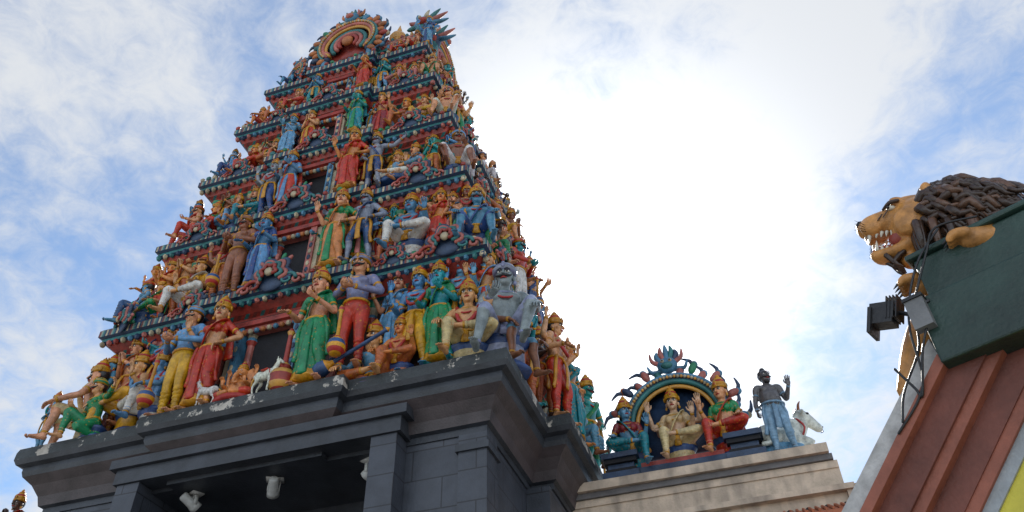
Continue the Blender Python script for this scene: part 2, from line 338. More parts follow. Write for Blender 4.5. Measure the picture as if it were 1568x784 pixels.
T['guard']=figure('t_guard',(0,0,.93),(0,0),None,'clasp','clasp',False,1,'pants',2,True,extra=('shirt','mace'))
T['guard2']=figure('t_guard2',(0,0,.93),(0,0),LS['stride'],'hip','out',False,0,'short',1,True,extra=('sash',))
T['deity']=figure('t_deity',(0,0,.93),(.04,0),LS['contra'],'abhaya','varada',False,0,'dhoti',1,arms4=True,extra=('garland',))
T['stand']=figure('t_stand',(0,0,.93),(-.03,0),LS['contra'],'namaste','namaste',False,0,'dhoti',1,extra=('sash',))
T['hang']=figure('t_hang',(0,.1,.47),(0,-.05),LS['hang'],'knee','knee',False,0,'short',1,True,extra=('sash',))
T['lalita']=figure('t_lalita',(0,.1,.45),(0,0),LS['lalita'],'abhaya','knee',False,0,'dhoti',1,extra=('garland',))
T['lalitaF']=figure('t_lalitaF',(0,.1,.45),(.08,0),LS['lalita'],'varada','abhaya',True,2,'dhoti',1,yaw=-.3)
T['royal']=figure('t_royal',(0,.1,.12),(-.1,0),LS['royal'],'front','knee',False,1,'dhoti',1,True,extra=('shirt','smace'),yaw=-.2)
T['padma']=figure('t_padma',(0,.05,.1),(0,0),LS['padma'],'abhaya','varada',True,2,'dhoti',1,arms4=True,extra=('halo',))
T['kneel']=figure('t_kneel',(0,.05,.32),(0,-.12),LS['kneel'],'out','front',False,1,'dhoti',2,True,extra=('shirt',))
T['fatman']=figure('t_fatman',(0,0,.93),(0,.03),LS['contra'],'abhaya','down',False,0,'dhoti',3,True,1.0,beard=True,yaw=.3,extra=('plain',))
T['turban']=figure('t_turban',(0,.1,.47),(.1,-.05),LS['hang'],'front','hip',False,0,'pants',2,True,extra=('sash',),yaw=.4)
T['bare']=figure('t_bare',(0,.1,.47),(.03,-.04),LS['hang2'],'knee','front',False,0,'short',2,True,yaw=-.2)
def ganesha():
    so=MB();ha=MB();V=Vector
    tube(so,[(0,.05,.04),(0,.05,.12),(0,0,.26),(0,.03,.42),(0,.04,.52)],[(.2,.16),(.23,.2),(.24,.22),(.18,.13),(.1,.1)],[1,1,0,0,0],n=16)
    for s in(-1,1):
        tube(so,[(s*.1,.05,.1),(s*.36,-.16,.1),(s*.05,-.3,.08)],[.11,.09,.05],[1,1,0],n=12,sub=5)
        tube(so,[(s*.14,.04,.46),(s*.26,.0,.32),(s*.25,-.2,.34)],[.065,.055,.04],0,n=10,sub=4);hand(ha,(s*.25,-.2,.34),(0,-.3,1),(0,-1,0),s)
        tube(so,[(s*.14,.06,.47),(s*.3,.06,.44),(s*.32,.02,.66)],[.06,.05,.035],0,n=10,sub=4);hand(ha,(s*.32,.02,.66),(0,0,1),(0,-1,0),s)
        ell(so,(s*.2,.06,.66),(.13,.025,.14),0,Matrix.Rotation(s*.3,3,'Z'),12,8)
        ell(ha,(s*.06,-.115,.69),(.018,.01,.014),5,n=8,k=5);ell(ha,(s*.06,-.124,.69),.008,4,n=6,k=4)
        tube(ha,[(s*.06,-.1,.58),(s*.08,-.17,.55)],[.014,.006],5,n=6)
    ell(so,(0,.0,.67),(.13,.125,.13),0,n=14,k=10)
    tube(so,[(0,-.08,.64),(0,-.17,.54),(0,-.21,.42),(.05,-.24,.32),(.13,-.26,.3)],[.06,.052,.042,.034,.025],0,n=10,sub=4)
    lathe(ha,(0,.02,.76),[(.1,0),(.12,.03),(.09,.06),(.1,.09),(.05,.14),(.06,.16),(.02,.22),(.005,.24)],[3,6,3],14)
    lathe(ha,(0,-.03,-.1),[(.4,0),(.46,.04),(.38,.07),(.42,.1),(.3,.14)],[6,3,6,3],22,sy=.8)
    return remesh('t_ganesha',so,ha,S,.0125)
T['ganesha']=ganesha()
def quad(name,kind):
    so=MB();ha=MB()
    b=1 if kind=='horse' else 1.25
    tube(so,[(.42,0,.74),(.3,0,.76),(.05,0,.7),(-.2,0,.74),(-.36,0,.82)],[(.1,.12),(.16*b,.18*b),(.155*b,.17*b),(.16*b,.2*b),(.1,.13)],0,n=14,sub=4,ref=(0,1,0))
    if kind=='horse':
        for s in(-1,1):
            tube(so,[(.34,s*.09,.7),(.26,s*.11,.5),(.4,s*.11,.32),(.36,s*.11,.06),(.33,s*.11,.02)],[.11,.07,.04,.03,.042],0,n=10,sub=4)
            tube(so,[(-.28,s*.09,.72),(-.28,s*.11,.5),(-.3,s*.11,.34),(-.27,s*.11,.06),(-.3,s*.11,.02)],[.09,.06,.042,.03,.042],0,n=10,sub=4)
        tube(so,[(-.3,0,.8),(-.42,0,1.0),(-.5,0,1.17)],[(.09,.13),(.07,.1),(.06,.08)],0,n=12,sub=4,ref=(0,1,0))
        tube(so,[(-.44,0,1.2),(-.56,0,1.14),(-.7,0,1.02)],[.075,.06,.045],0,n=12,sub=4)
        for i in range(8): ell(ha,(-.24-.03*i,0,.92+.045*i),(.035,.02,.05),3,n=6,k=4)
        tube(ha,[(.44,0,.78),(.56,0,.7),(.6,0,.45)],[.03,.045,.02],3,n=8)
        for s in(-1,1): ell(ha,(-.46,s*.05,1.28),(.02,.015,.05),0,n=6,k=4);ell(ha,(-.55,s*.062,1.17),.014,4,n=6,k=4)
        box(ha,(0,0,.9),(.3,.3,.03),1);tube(ha,[(-.3,-.17,.82),(-.33,-.2,.68),(-.3,0,.6),(-.33,.2,.68),(-.3,.17,.82)],[.016]*5,6,n=6)
    else:
        for s in(-1,1):
            tube(so,[(.3,s*.14,.68),(.08,s*.22,.62),(.3,s*.22,.52),(.42,s*.2,.51)],[.13,.09,.05,.045],0,n=10,sub=4)
            tube(so,[(-.26,s*.12,.66),(-.5,s*.14,.56),(-.3,s*.15,.52),(-.22,s*.15,.51)],[.1,.065,.045,.045],0,n=10,sub=4)
        tube(so,[(-.3,0,.86),(-.42,0,1.02),(-.5,0,1.14)],[(.13,.2),(.12,.16),(.1,.12)],0,n=14,sub=4,ref=(0,1,0))
        tube(so,[(-.44,0,1.2),(-.56,0,1.12),(-.7,0,.98),(-.76,0,.92)],[(.13,.13),(.115,.12),(.085,.09),(.08,.075)],0,n=14,sub=4,ref=(0,1,0))
        ell(so,(-.24,0,1.0),(.14,.1,.13),0)
        lathe(ha,(.0,0,.2),[(.4,0),(.42,.03),(.4,.27),(.44,.29),(.44,.31)],2,20,sy=.62)
        for s in(-1,1):
            ell(so,(-.43,s*.19,1.17),(.035,.1,.045),0,Matrix.Rotation(s*-.3,3,'X'));ell(ha,(-.57,s*.105,1.18),(.034,.018,.026),4,n=8,k=5)
            tube(ha,[(-.44,s*.07,1.28),(-.44,s*.12,1.35),(-.48,s*.13,1.42)],[.03,.024,.008],3,n=7);ell(ha,(-.815,s*.036,.94),(.01,.016,.016),4,n=6,k=4)
        tube(ha,[(-.79,-.05,.87),(-.81,0,.86),(-.79,.05,.87)],[.008]*3,4,n=5)
        tube(ha,[(-.36,-.1,.7),(-.42,-.17,.86),(-.36,-.12,1.03),(-.33,0,1.12),(-.36,.12,1.03),(-.42,.17,.86),(-.36,.1,.7)],[.02]*7,6,n=6)
        tube(ha,[(.44,0,.8),(.52,0,.65),(.5,.1,.52)],[.025,.018,.035],4,n=8)
    return remesh('t_'+name,so,ha,S,.014)
T['horse']=quad('horse','horse');T['cow']=quad('cow','cow')
def scroll():
    mb=MB();cs=[3,4,0,1,2,5]
    for j,k in enumerate((1,.8,.6,.4)):
        pts=[]
        for i in range(41):
            th=math.radians(-35+250*i/40);r=k*(.27+.045*math.cos(6*th+1.2))
            pts.append((r*math.cos(th),-.05-.035*j,.2+r*math.sin(th)))
        tube(mb,pts,[.036-.003*j]*41,cs[j],n=7,sub=1)
    ell(mb,(0,-.14,.2),(.07,.05,.07),2);ell(mb,(0,-.02,.2),(.26,.06,.26),3,n=14,k=8)
    for s in(-1,1):
        pts=[(s*(.27+.13*math.cos(a)*(1-a/9)),-.07,.06+.11*math.sin(a)*(1-a/9)) for a in [q*.5 for q in range(15)]]
        tube(mb,pts,[.03-.0012*i for i in range(15)],0 if s>0 else 1,n=7,sub=1)
        pts=[(s*(.42+.1*math.cos(a)*(1-a/9)),-.05,.03+.08*math.sin(a)*(1-a/9)) for a in [q*.5 for q in range(14)]]
        tube(mb,pts,[.024]*14,4,n=7,sub=1)
    for i in range(5):
        a=math.radians(50+20*i);ell(mb,(.33*math.cos(a),-.03,.2+.36*math.sin(a)),(.03,.03,.07),5 if i%2 else 4,Matrix.Rotation(math.pi/2-a,3,'Y'),8,6)
    return mkmesh('t_scroll',mb,D)
T['scroll']=scroll()
def torana(name,w,h,depth=.25,cols=(3,4,0,1,7),panel=3):
    mb=MB();r=w/2;cz=h*.42;a0=-38;a1=218
    def arc(rr,n=40,y=0): return [(rr*math.cos(math.radians(a0+(a1-a0)*i/n)),y,cz+rr*1.02*math.sin(math.radians(a0+(a1-a0)*i/n))) for i in range(n+1)]
    tube(mb,arc(r*.80,40,0),[(.09,depth*.4)]*41,cols[0],n=8,sub=1,ref=(0,0,1))
    tube(mb,arc(r*.74,40,-depth*.3),[.035]*41,cols[1],n=7,sub=1)
    tube(mb,arc(r*.86,40,-depth*.3),[.03]*41,cols[2],n=7,sub=1)
    tube(mb,arc(r*.66,40,-depth*.2),[.03]*41,8,n=7,sub=1)
    for i in range(60):
        a=math.radians(a0+(a1-a0)*i/59);ell(mb,(r*.8*math.cos(a),-depth*.45,cz+r*.8*1.02*math.sin(a)),.024,2 if i%2 else 8,n=6,k=4)
    n=23
    for i in range(n):
        a=math.radians(a0+(a1-a0)*i/(n-1));q=1+.12*(i%2)
        for j,(rr,l,c) in enumerate(((.93,.085,cols[3]),(1.0,.06,cols[4]))):
            ell(mb,(r*rr*q*math.cos(a),-.05+.03*j,cz+r*rr*q*1.02*math.sin(a)),(.055,.05,l*1.1),(c+i)%8 if i%3==0 else c,Matrix.Rotation(math.pi/2-a,3,'Y'),8,6)
        tube(mb,[(r*q*math.cos(a),0,cz+r*q*math.sin(a)),(r*(q+.09)*math.cos(a+.08),-.03,cz+r*(q+.09)*math.sin(a+.08)),(r*(q+.12)*math.cos(a+.2),-.03,cz+r*(q+.12)*math.sin(a+.2))],[.035,.025,.01],cols[0],n=6,sub=2)
    t=cz+r*1.1
    ell(mb,(0,-.08,t),(.14,.1,.12),cols[4],n=12,k=8);ell(mb,(0,-.16,t-.04),(.08,.05,.05),cols[1])
    for s in(-1,1):
        ell(mb,(s*.05,-.16,t+.03),.028,2);ell(mb,(s*.05,-.185,t+.03),.012,12,n=6,k=4)
        tube(mb,[(s*.1,-.05,t+.05),(s*.2,-.05,t+.12),(s*.22,-.05,t+.24)],[.04,.03,.01],cols[3],n=7)
        tube(mb,[(s*.08,-.05,t-.05),(s*.22,-.06,t-.06),(s*.27,-.06,t+.04)],[.04,.03,.012],cols[2],n=7)
    for i in range(5):
        a=math.radians(40+25*i);tube(mb,[(.08*math.cos(a),0,t+.05+.05*math.sin(a)),(.18*math.cos(a),0,t+.07+.2*math.sin(a)),(.16*math.cos(a),-.03,t+.08+.28*math.sin(a))],[.045,.04,.012],cols[i%5],n=7)
    v=[(x,depth*.2,z) for x,y,z in arc(r*.78)];k=len(v);v2=[(x,depth*.45,z) for x,_,z in v]
    mb.add(v+v2,[tuple(range(k-1,-1,-1)),tuple(range(k,2*k))]+[(i,(i+1)%k,k+(i+1)%k,k+i) for i in range(k)],panel)
    for s in(-1,1):
        lathe(mb,(s*r*.66,0,0),[(.1,0),(.11,.05),(.07,.08),(.06,.1),(.06,cz*.5),(.09,cz*.58),(.06,cz*.62),(.1,cz*.7),(.11,cz*.75)],[cols[1],cols[3],cols[2],cols[4],1,cols[0],8,cols[1]],12)
    if panel!=3:
        for q,c in((.5,0),(.38,4),(.26,1)): tube(mb,arc(r*q,30,-.02-.1*(.6-q)),[.04]*31,c,n=7,sub=1)
        ell(mb,(0,-.08,cz),(.11,.07,.12),6)
    return mkmesh(name,mb,D)
T['torana']=torana('t_torana',1.3,1.6,.25,(3,4,0,6,7),1)
T['torana_s']=torana('t_torana_s',1.55,1.5,.35,(3,0,7,4,7))
# ------------------------------------------------------------------ palettes
P={'peach':(.7,.36,.2),'pale':(.68,.45,.32),'blue':(.1,.27,.46),'teal':(.04,.3,.33),'dark':(.09,.055,.045),'brown':(.28,.12,.07),'grey':(.27,.31,.36),'orange':(.66,.27,.1),
 'green':(.015,.24,.1),'white':(.68,.67,.64),'cream':(.68,.53,.3),'yellow':(.66,.37,.06),'red':(.5,.055,.035),'navy':(.035,.08,.22),'sky':(.15,.34,.54),'maroon':(.27,.03,.04),
 'pink':(.56,.21,.19),'gold':GOLD,'rust':(.5,.15,.06),'tealc':(.03,.25,.29),'mint':(.25,.48,.4),'lav':(.27,.3,.42),'ash':(.13,.12,.125),'denim':(.2,.32,.44)}
def put(name,t,loc,rz=0,sc=1,skin='peach',cloth='red',top='green',trim='gold',ped='navy',parent=None,mirror=False):
    o=obj(name,T[t],parent,loc,rz,(-sc if mirror else sc,sc,sc))
    for k,v in(('c_skin',skin),('c_cloth',cloth),('c_top',top),('c_trim',trim),('c_ped',ped)):
        c=P[v]; L=.3*c[0]+.6*c[1]+.1*c[2]; c=[max(.01,L+(q-L)*1.13) for q in c]
        f=random.uniform(.82,1.05); o[k]=(c[0]*f,c[1]*f*random.uniform(.92,1.06),c[2]*f*random.uniform(.85,1.1),1.0)
    return o
# ------------------------------------------------------------------ tower
XC=-5.7
Z=[7.0,9.03,10.73,12.25,13.57,14.84];Y0=[7.14,7.37,7.49,7.59,7.63,7.77];HW=[3.38,3.04,2.69,2.375,2.0,1.72];Y1=[12.5,12.05,11.7,11.4,11.1,10.8]
tower=bpy.data.objects.new('hindu_temple_gopuram',None);COL.objects.link(tower)
def fp(i,d,pr=.12,bw=.42,sidepr=.1):
    hw=HW[i]-d;y0=Y0[i]+d;y1=Y1[i]-d;b=HW[i]*bw-d;ym=(Y0[i]+Y1[i])/2;sb=(Y1[i]-Y0[i])*.2-d
    X=XC
    return [(X-hw,y0),(X-b,y0),(X-b,y0-pr),(X+b,y0-pr),(X+b,y0),(X+hw,y0),(X+hw,ym-sb),(X+hw+sidepr,ym-sb),(X+hw+sidepr,ym+sb),(X+hw,ym+sb),(X+hw,y1),(X-hw,y1),(X-hw,ym+sb),(X-hw-sidepr,ym+sb),(X-hw-sidepr,ym-sb),(X-hw,ym-sb)]
def loft(mb,i,prof,ms,cap=(True,True),**k):
    rings=[[(x,y,z) for x,y in fp(i,d,**k)] for d,z in prof];n=len(rings[0]);vs=[v for r in rings for v in r];fs=[];fm=[]
    for a in range(len(rings)-1):
        for q in range(n):
            q2=(q+1)%n;fs.append((a*n+q,a*n+q2,(a+1)*n+q2,(a+1)*n+q));fm.append(ms[a])
    if cap[0]:fs.append(tuple(range(n-1,-1,-1)));fm.append(ms[0])
    if cap[1]:fs.append(tuple((len(rings)-1)*n+q for q in range(n)));fm.append(ms[-1])
    mb.add(vs,fs,fm)
mb=MB()
loft(mb,0,[(.42,6.2),(.38,6.2),(.38,6.28),(.33,6.3),(.3,6.42),(.22,6.55),(.12,6.64),(.1,6.7),(.1,6.76),(.03,6.78),(0,6.84),(0,6.94),(.015,7.0)],[1,1,1,2,2,2,1,1,1,1,0,0],pr=.14,sidepr=.3)
obj('base_cornice',mkmesh('base_cornice',mb,[SLAB,TRIM,TAUPE],False),tower)
mb=MB()
xl,xr=XC-3.38+.4,XC+3.38-.4;yf,yb=7.54,12.1
def bx(mb,x0,x1,y0,y1,z0,z1,m): box(mb,((x0+x1)/2,(y0+y1)/2,(z0+z1)/2),(x1-x0,y1-y0,z1-z0),m)
bx(mb,xl,-7.05,yf,yb,0,6.22,0);bx(mb,-3.99,xr,yf,yb,0,6.22,0)
bx(mb,-7.05,-3.99,7.62,yb,6.24,6.5,1)
bx(mb,xr+.003,xr+.3,9.0,10.7,0,6.19,0)
bx(mb,-7.37,-7.053,7.27,7.537,0,6.245,0);bx(mb,-3.987,-3.67,7.27,7.537,0,6.245,0)
bx(mb,-7.42,-3.62,7.24,7.6,6.25,6.44,1);bx(mb,-7.5,-3.54,7.19,7.6,6.443,6.56,1)
for yy in(8.6,9.8,11.0): bx(mb,-7.05,-3.99,yy,yy+.3,5.9,6.237,1)
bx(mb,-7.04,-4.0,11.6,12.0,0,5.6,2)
bx(mb,xl-.03,xl+.3,yf-.05,yf+.3,0,6.19,0);bx(mb,xr-.3,xr+.03,yf-.05,yf+.3,0,6.19,0)
bx(mb,xl-.08,xl+.33,yf-.09,yf+.33,5.98,6.1,1);bx(mb,xr-.33,xr+.06,yf-.08,yf+.33,5.98,6.06,1)
obj('base_walls',mkmesh('base_walls',mb,[BASE,TRIM,D[12]],False),tower)
LW=plain('lamp_white_enamel',(.5,.5,.48),.35);LB=plain('lamp_black',(.02,.02,.022),.4)
def spot(loc,rz):
    mb=MB();box(mb,(0,0,-.03),(.22,.16,.06),0);tube(mb,[(0,0,-.05),(0,-.02,-.14)],[.02,.02],0,n=8)
    r=Matrix.Rotation(1.1,3,'X')
    lathe(mb,(0,-.02,-.18),[(.045,.16),(.06,.14),(.062,0),(.075,-.04),(.08,-.1),(.07,-.1),(.05,-.02)],[0,0,0,0,0,1],16,r)
    box(mb,(.07,0,-.15),(.012,.05,.12),0);box(mb,(-.07,0,-.15),(.012,.05,.12),0)
    return obj('spotlight',mkmesh('spotlight',mb,[LW,LB]),None,loc,rz,.95)
spot((-5.46,7.72,6.25),.5);spot((-6.57,7.72,6.25),-.5);spot((-4.2,7.72,6.25),1.2)
for i in range(5):
    mb=MB();z0=Z[i]+(.0 if i else .002);z1=Z[i+1];n=i+1
    dw=(.32 if i==0 else .26)
    loft(mb,n,[(dw-.06,z0),(dw-.06,z0+.12),(dw,z0+.14),(dw,z1-.42)],[1,3,13],pr=.1)
    loft(mb,n,[(dw,z1-.42),(dw-.05,z1-.40),(dw-.05,z1-.36),(dw-.12,z1-.33),(.1,z1-.25),(.05,z1-.22),(.05,z1-.17),(0,z1-.15),(0,z1-.04),(.03,z1)],[0,1,10,1,3,0,3,9,3],pr=.14)
    hw=HW[n];y0=Y0[n]
    cnt=int(hw*2/.12)
    for k in range(cnt):
        u=-hw+(k+.5)*2*hw/cnt;yy=y0-(.14 if abs(u)<hw*.42 else 0);j=random.uniform(.8,1.15)
        ell(mb,(XC+u,yy+.07,z1-.25),(.038,.05,.05*j),random.choice((0,1,7,4,2,3)),n=6,k=4)
        if random.random()<.5: ell(mb,(XC+u,yy+.005,z1+.0),(.05*j,.035,.04*j),random.choice((3,0,1,2,5)),n=6,k=4)
    L=Y1[n]-y0;cnt=int(L/.12)
    for k in range(cnt):
        yy=y0+(k+.5)*L/cnt;pr=.1 if abs(yy-(y0+Y1[n])/2)<L*.2 else 0
        ell(mb,(XC+hw+pr-.07,yy,z1-.25),(.05,.038,.05),random.choice((0,1,7,4,2,3)),n=6,k=4)
    h=z1-.45-z0
    def pil(x,y,r=.055):
        lathe(mb,(x,y,z0+.1),[(r*1.5,0),(r*1.6,.05),(r,.08),(r,h*.3),(r*1.3,h*.33),(r,h*.37),(r*.9,h*.7),(r*1.5,h*.74),(r*1.1,h*.78),(r*1.7,h*.84),(r*1.9,h*.9)],[0,1,4,2,3,4,1,7,2,5],10)
    for k in range(-6,7):
        if abs(k)<1:continue
        x=XC+k/6*(hw-dw-.08);yy=y0+dw-.02-(.1 if abs(x-XC)<hw*.42-dw else 0);pil(x,yy)
    for k in range(8): pil(XC+hw-dw+.02,y0+dw+.1+k*(L-2*dw)/8)
    dwid=(.56,.44,.38,.3,.26)[i];dh=h*.86;dy=y0+dw-.1;dx=XC-.12+(.0,.02,.08,.1,.1)[i]
    bx(mb,dx-dwid*.75,dx+dwid*.75,dy-.012,dy+.05,z0+.12,z0+.12+dh,12)  # flat near-black panel, doorway's inner shade put into the colour
    for s in(-1,1):
        bx(mb,dx+s*dwid*.8-.05,dx+s*dwid*.8+.05,dy-.16,dy+.04,z0+.1,z0+.1+dh,7 if i%2==0 else 4)
        bx(mb,dx+s*dwid*.98-.04,dx+s*dwid*.98+.04,dy-.13,dy+.04,z0+.1,z0+.1+dh,2)
        for q in range(8): ell(mb,(dx+s*dwid*.8,dy-.165,z0+.2+q*dh/9),(.03,.012,.05),(2,3)[q%2],n=6,k=4)
    bx(mb,dx-dwid*1.05,dx+dwid*1.05,dy-.18,dy+.04,z0+.1+dh,z0+.18+dh,1)
    bx(mb,dx-dwid*.75,dx+dwid*.75,dy-.13,dy+.04,z0+.02+dh,z0+.097+dh,4)
    for k in range(9): ell(mb,(dx-dwid*.7+k*dwid*1.4/8,dy-.14,z0+.02+dh),.04,(6,2,7)[k%3],n=7,k=5)
    obj('storey_%d'%(i+1),mkmesh('storey',mb,D,False),tower)
# roof
mb=MB();zt=Z[5]
bx(mb,XC-1.3,XC+1.3,8.05,10.5,zt+.003,zt+.4,10)
bx(mb,XC-1.4,XC+1.4,7.97,10.6,zt+.403,zt+.5,0)
vy=9.0;n=20;vs=[];fs=[];fm=[];VH=.9
for xx in(XC-1.35,XC+1.35):
    for k in range(n+1):
        a=math.pi*k/n;vs.append((xx,vy-.98*math.cos(a),zt+.5+VH*math.sin(a)**.85))
for k in range(n):fs.append((k,k+1,n+1+k+1,n+1+k));fm.append(11)
fs.append(tuple(range(n+1)));fs.append(tuple(range(2*n+1,n,-1)));fm+=[3,3];mb.add(vs,fs,fm)
rz_=zt+.5+VH
bx(mb,XC-1.3,XC+1.3,vy-.6,vy+.3,rz_-.2,rz_+.05,1)
for k in range(26): ell(mb,(XC-1.32+k*.105,7.99,zt+.52),(.045,.05,.07),(7,4,0,1)[k%4],n=7,k=5)
for k in range(24): ell(mb,(XC-1.25+k*.109,vy-.61,rz_+.04),(.04,.04,.06),(8,1,0)[k%3],n=7,k=5)
for k in range(5):
    lathe(mb,(XC-1.05+k*.42,vy-.42,rz_+.052),[(.12,0),(.07,.06),(.16,.16),(.2,.27),(.16,.37),(.06,.42),(.09,.47),(.035,.55),(.05,.61),(.005,.8)],8,14)
obj('barrel_roof',mkmesh('barrel_roof',mb,D,False),tower)
def tor(t,loc,rz,sc): 
    o=obj('horseshoe_gable',T[t],tower,loc,rz,sc);return o
tor('torana',(XC-.07,7.9,zt+.15),0,1.14)
tor('torana',(XC+1.42,vy,zt+.3),math.pi/2,1.1);tor('torana',(XC-1.42,vy,zt+.2),-math.pi/2,1.1)
tor('torana',(XC-1.22,7.95,zt+.0),-.5,.58)
mb=MB()
for s_ in (0,1):
    y=8.1+.4*s_
    ell(mb,(XC+1.45,y,zt+1.1),(.2,.17,.22),3 if s_ else 7,n=12,k=8)
    ell(mb,(XC+1.5,y-.14,zt+1.02),(.12,.1,.07),1);ell(mb,(XC+1.42,y-.16,zt+1.18),.04,2);ell(mb,(XC+1.56,y-.14,zt+1.18),.04,2)
    for k in range(7):
        a=math.radians(-10+33*k);c=Vector((XC+1.45,y,zt+1.15));d=Vector((math.cos(a),0,math.sin(a)))
        tube(mb,[c+d*.15,c+d*.34+Vector((.03,0,0)),c+d*.45+Vector((.08,0,.03))],[.06,.045,.012],(7,4,0,2)[k%4],n=7)
    tube(mb,[(XC+1.4,y,zt+.4),(XC+1.42,y,zt+.7),(XC+1.45,y,zt+1.05)],[.2,.16,.14],0,n=10)
obj('roof_monster_ornament',mkmesh('roof_monster',mb,D),tower)
# ------------------------------------------------------------------ statue placement
def fx(i,p):
    t=p*1.12/(p*1.12+1-p);return XC+HW[i]*(2*t-1)
def place(i,p,t,sc,skin,cloth,top='teal',trim='gold',row=.16,up=0,rz=0,name=None,mirror=False,ped='navy'):
    x=fx(i,p);y=Y0[i]+row-(.14 if abs(x-XC)<HW[i]*.42 else 0)
    z=Z[i]+up
    return put(name or 'deity_figure',t,(x,y,z+(.1*sc if t in('padma','ganesha') else 0)),rz,sc,skin,cloth,top,trim,ped,None if name else tower,mirror)
A=place
r=math.radians
A(0,.02,'guard2',.5,'blue','teal',rz=r(-50),name='small_blue_guard_statue')
A(0,.075,'hang',1.02,'peach','cream','tealc',rz=r(-55),name='seated_warrior_statue',row=.25)
A(0,.125,'kneel',.8,'peach','green','green',rz=r(-20),row=.1,name='kneeling_attendant_statue')
A(0,.165,'lalita',.98,'peach','yellow','yellow',row=.25,rz=r(-25),name='seated_deity_statue',up=.1)
A(0,.235,'lalita',.92,'sky','white','sky',row=.12,rz=r(-20),name='seated_deity_statue',mirror=True)
A(0,.20,'deity',.85,'blue','red','red',row=.42,up=.35,rz=r(-15),name='blue_deity_statue')
A(0,.13,'stand',.85,'peach','rust','rust',row=.45,up=.3,rz=r(-15),name='standing_attendant_statue')
A(0,.255,'lady2',.8,'peach','maroon','red',row=.45,up=.35,name='standing_goddess_statue')
A(0,.075,'stand',.8,'blue','red','red',row=.5,up=.2,rz=r(-30),name='standing_attendant_statue')
A(0,.165,'lady',.72,'teal','navy','pink',row=.5,up=.75,rz=r(-15),name='standing_goddess_statue')
A(0,.23,'stand',.7,'orange','sky','pink',row=.5,up=.75,name='standing_attendant_statue')
A(0,.305,'guard',1.0,'peach','yellow','sky',row=.16,name='moustached_guard_statue',rz=r(-8))
A(0,.362,'lady2',.97,'peach','red','red',row=.16,name='red_sari_goddess_statue')
A(0,.395,'horse',.3,'white','red','red',row=.06,name='white_horse_statue',rz=r(10))
A(0,.445,'ganesha',.62,'orange','red','red',row=.2,name='ganesha_statue')
A(0,.515,'horse',.36,'white','red','red',row=.06,name='white_horse_statue',rz=r(-10),mirror=True)
A(0,.592,'lady',1.02,'peach','green','green',row=.16,name='green_sari_goddess_statue')
A(0,.665,'guard',1.06,'peach','red','lav',row=.28,up=.22,name='moustached_guard_statue',rz=r(5))
A(0,.712,'royal',.98,'peach','rust','sky',row=.22,name='seated_mace_bearer_statue')
A(0,.725,'lady2',.86,'peach','sky','sky',row=.45,up=.35,name='blue_sari_goddess_statue')
A(0,.785,'deity',.92,'blue','yellow','red',row=.34,up=.12,name='blue_deity_statue')
A(0,.76,'lalita',.72,'orange','rust','red',row=.2,up=.0,name='seated_deity_statue')
A(0,.838,'lady',.9,'teal','green','green',row=.3,up=.12,name='green_goddess_statue')
A(0,.815,'stand',.8,'peach','rust','maroon',row=.52,up=.55,name='standing_attendant_statue')
A(0,.868,'deity',.8,'sky','tealc','sky',row=.5,up=.5,name='blue_deity_statue')
A(0,.905,'lalita',.98,'peach','cream','red',row=.2,name='seated_deity_statue',rz=r(8))
A(0,.925,'lady2',.8,'peach','sky','red',row=.52,up=.55,name='standing_goddess_statue')
A(0,.975,'bare',1.22,'grey','lav','grey','lav',row=.35,up=.0,rz=r(22),name='grey_guardian_statue',ped='navy')
mb=MB();lathe(mb,(0,0,0),[(.05,0),(.12,.03),(.16,.1),(.15,.17),(.17,.21),(.14,.28),(.07,.33),(.09,.37),(.045,.42),(.035,.45),(.03,.85),(.05,.9),(.02,.96)],[1,8,1,1,8,1,1,8,1],16)
obj('red_mace',mkmesh('red_mace',mb,D),None,(fx(0,.545),Y0[0]-.02,7.0),0,1)
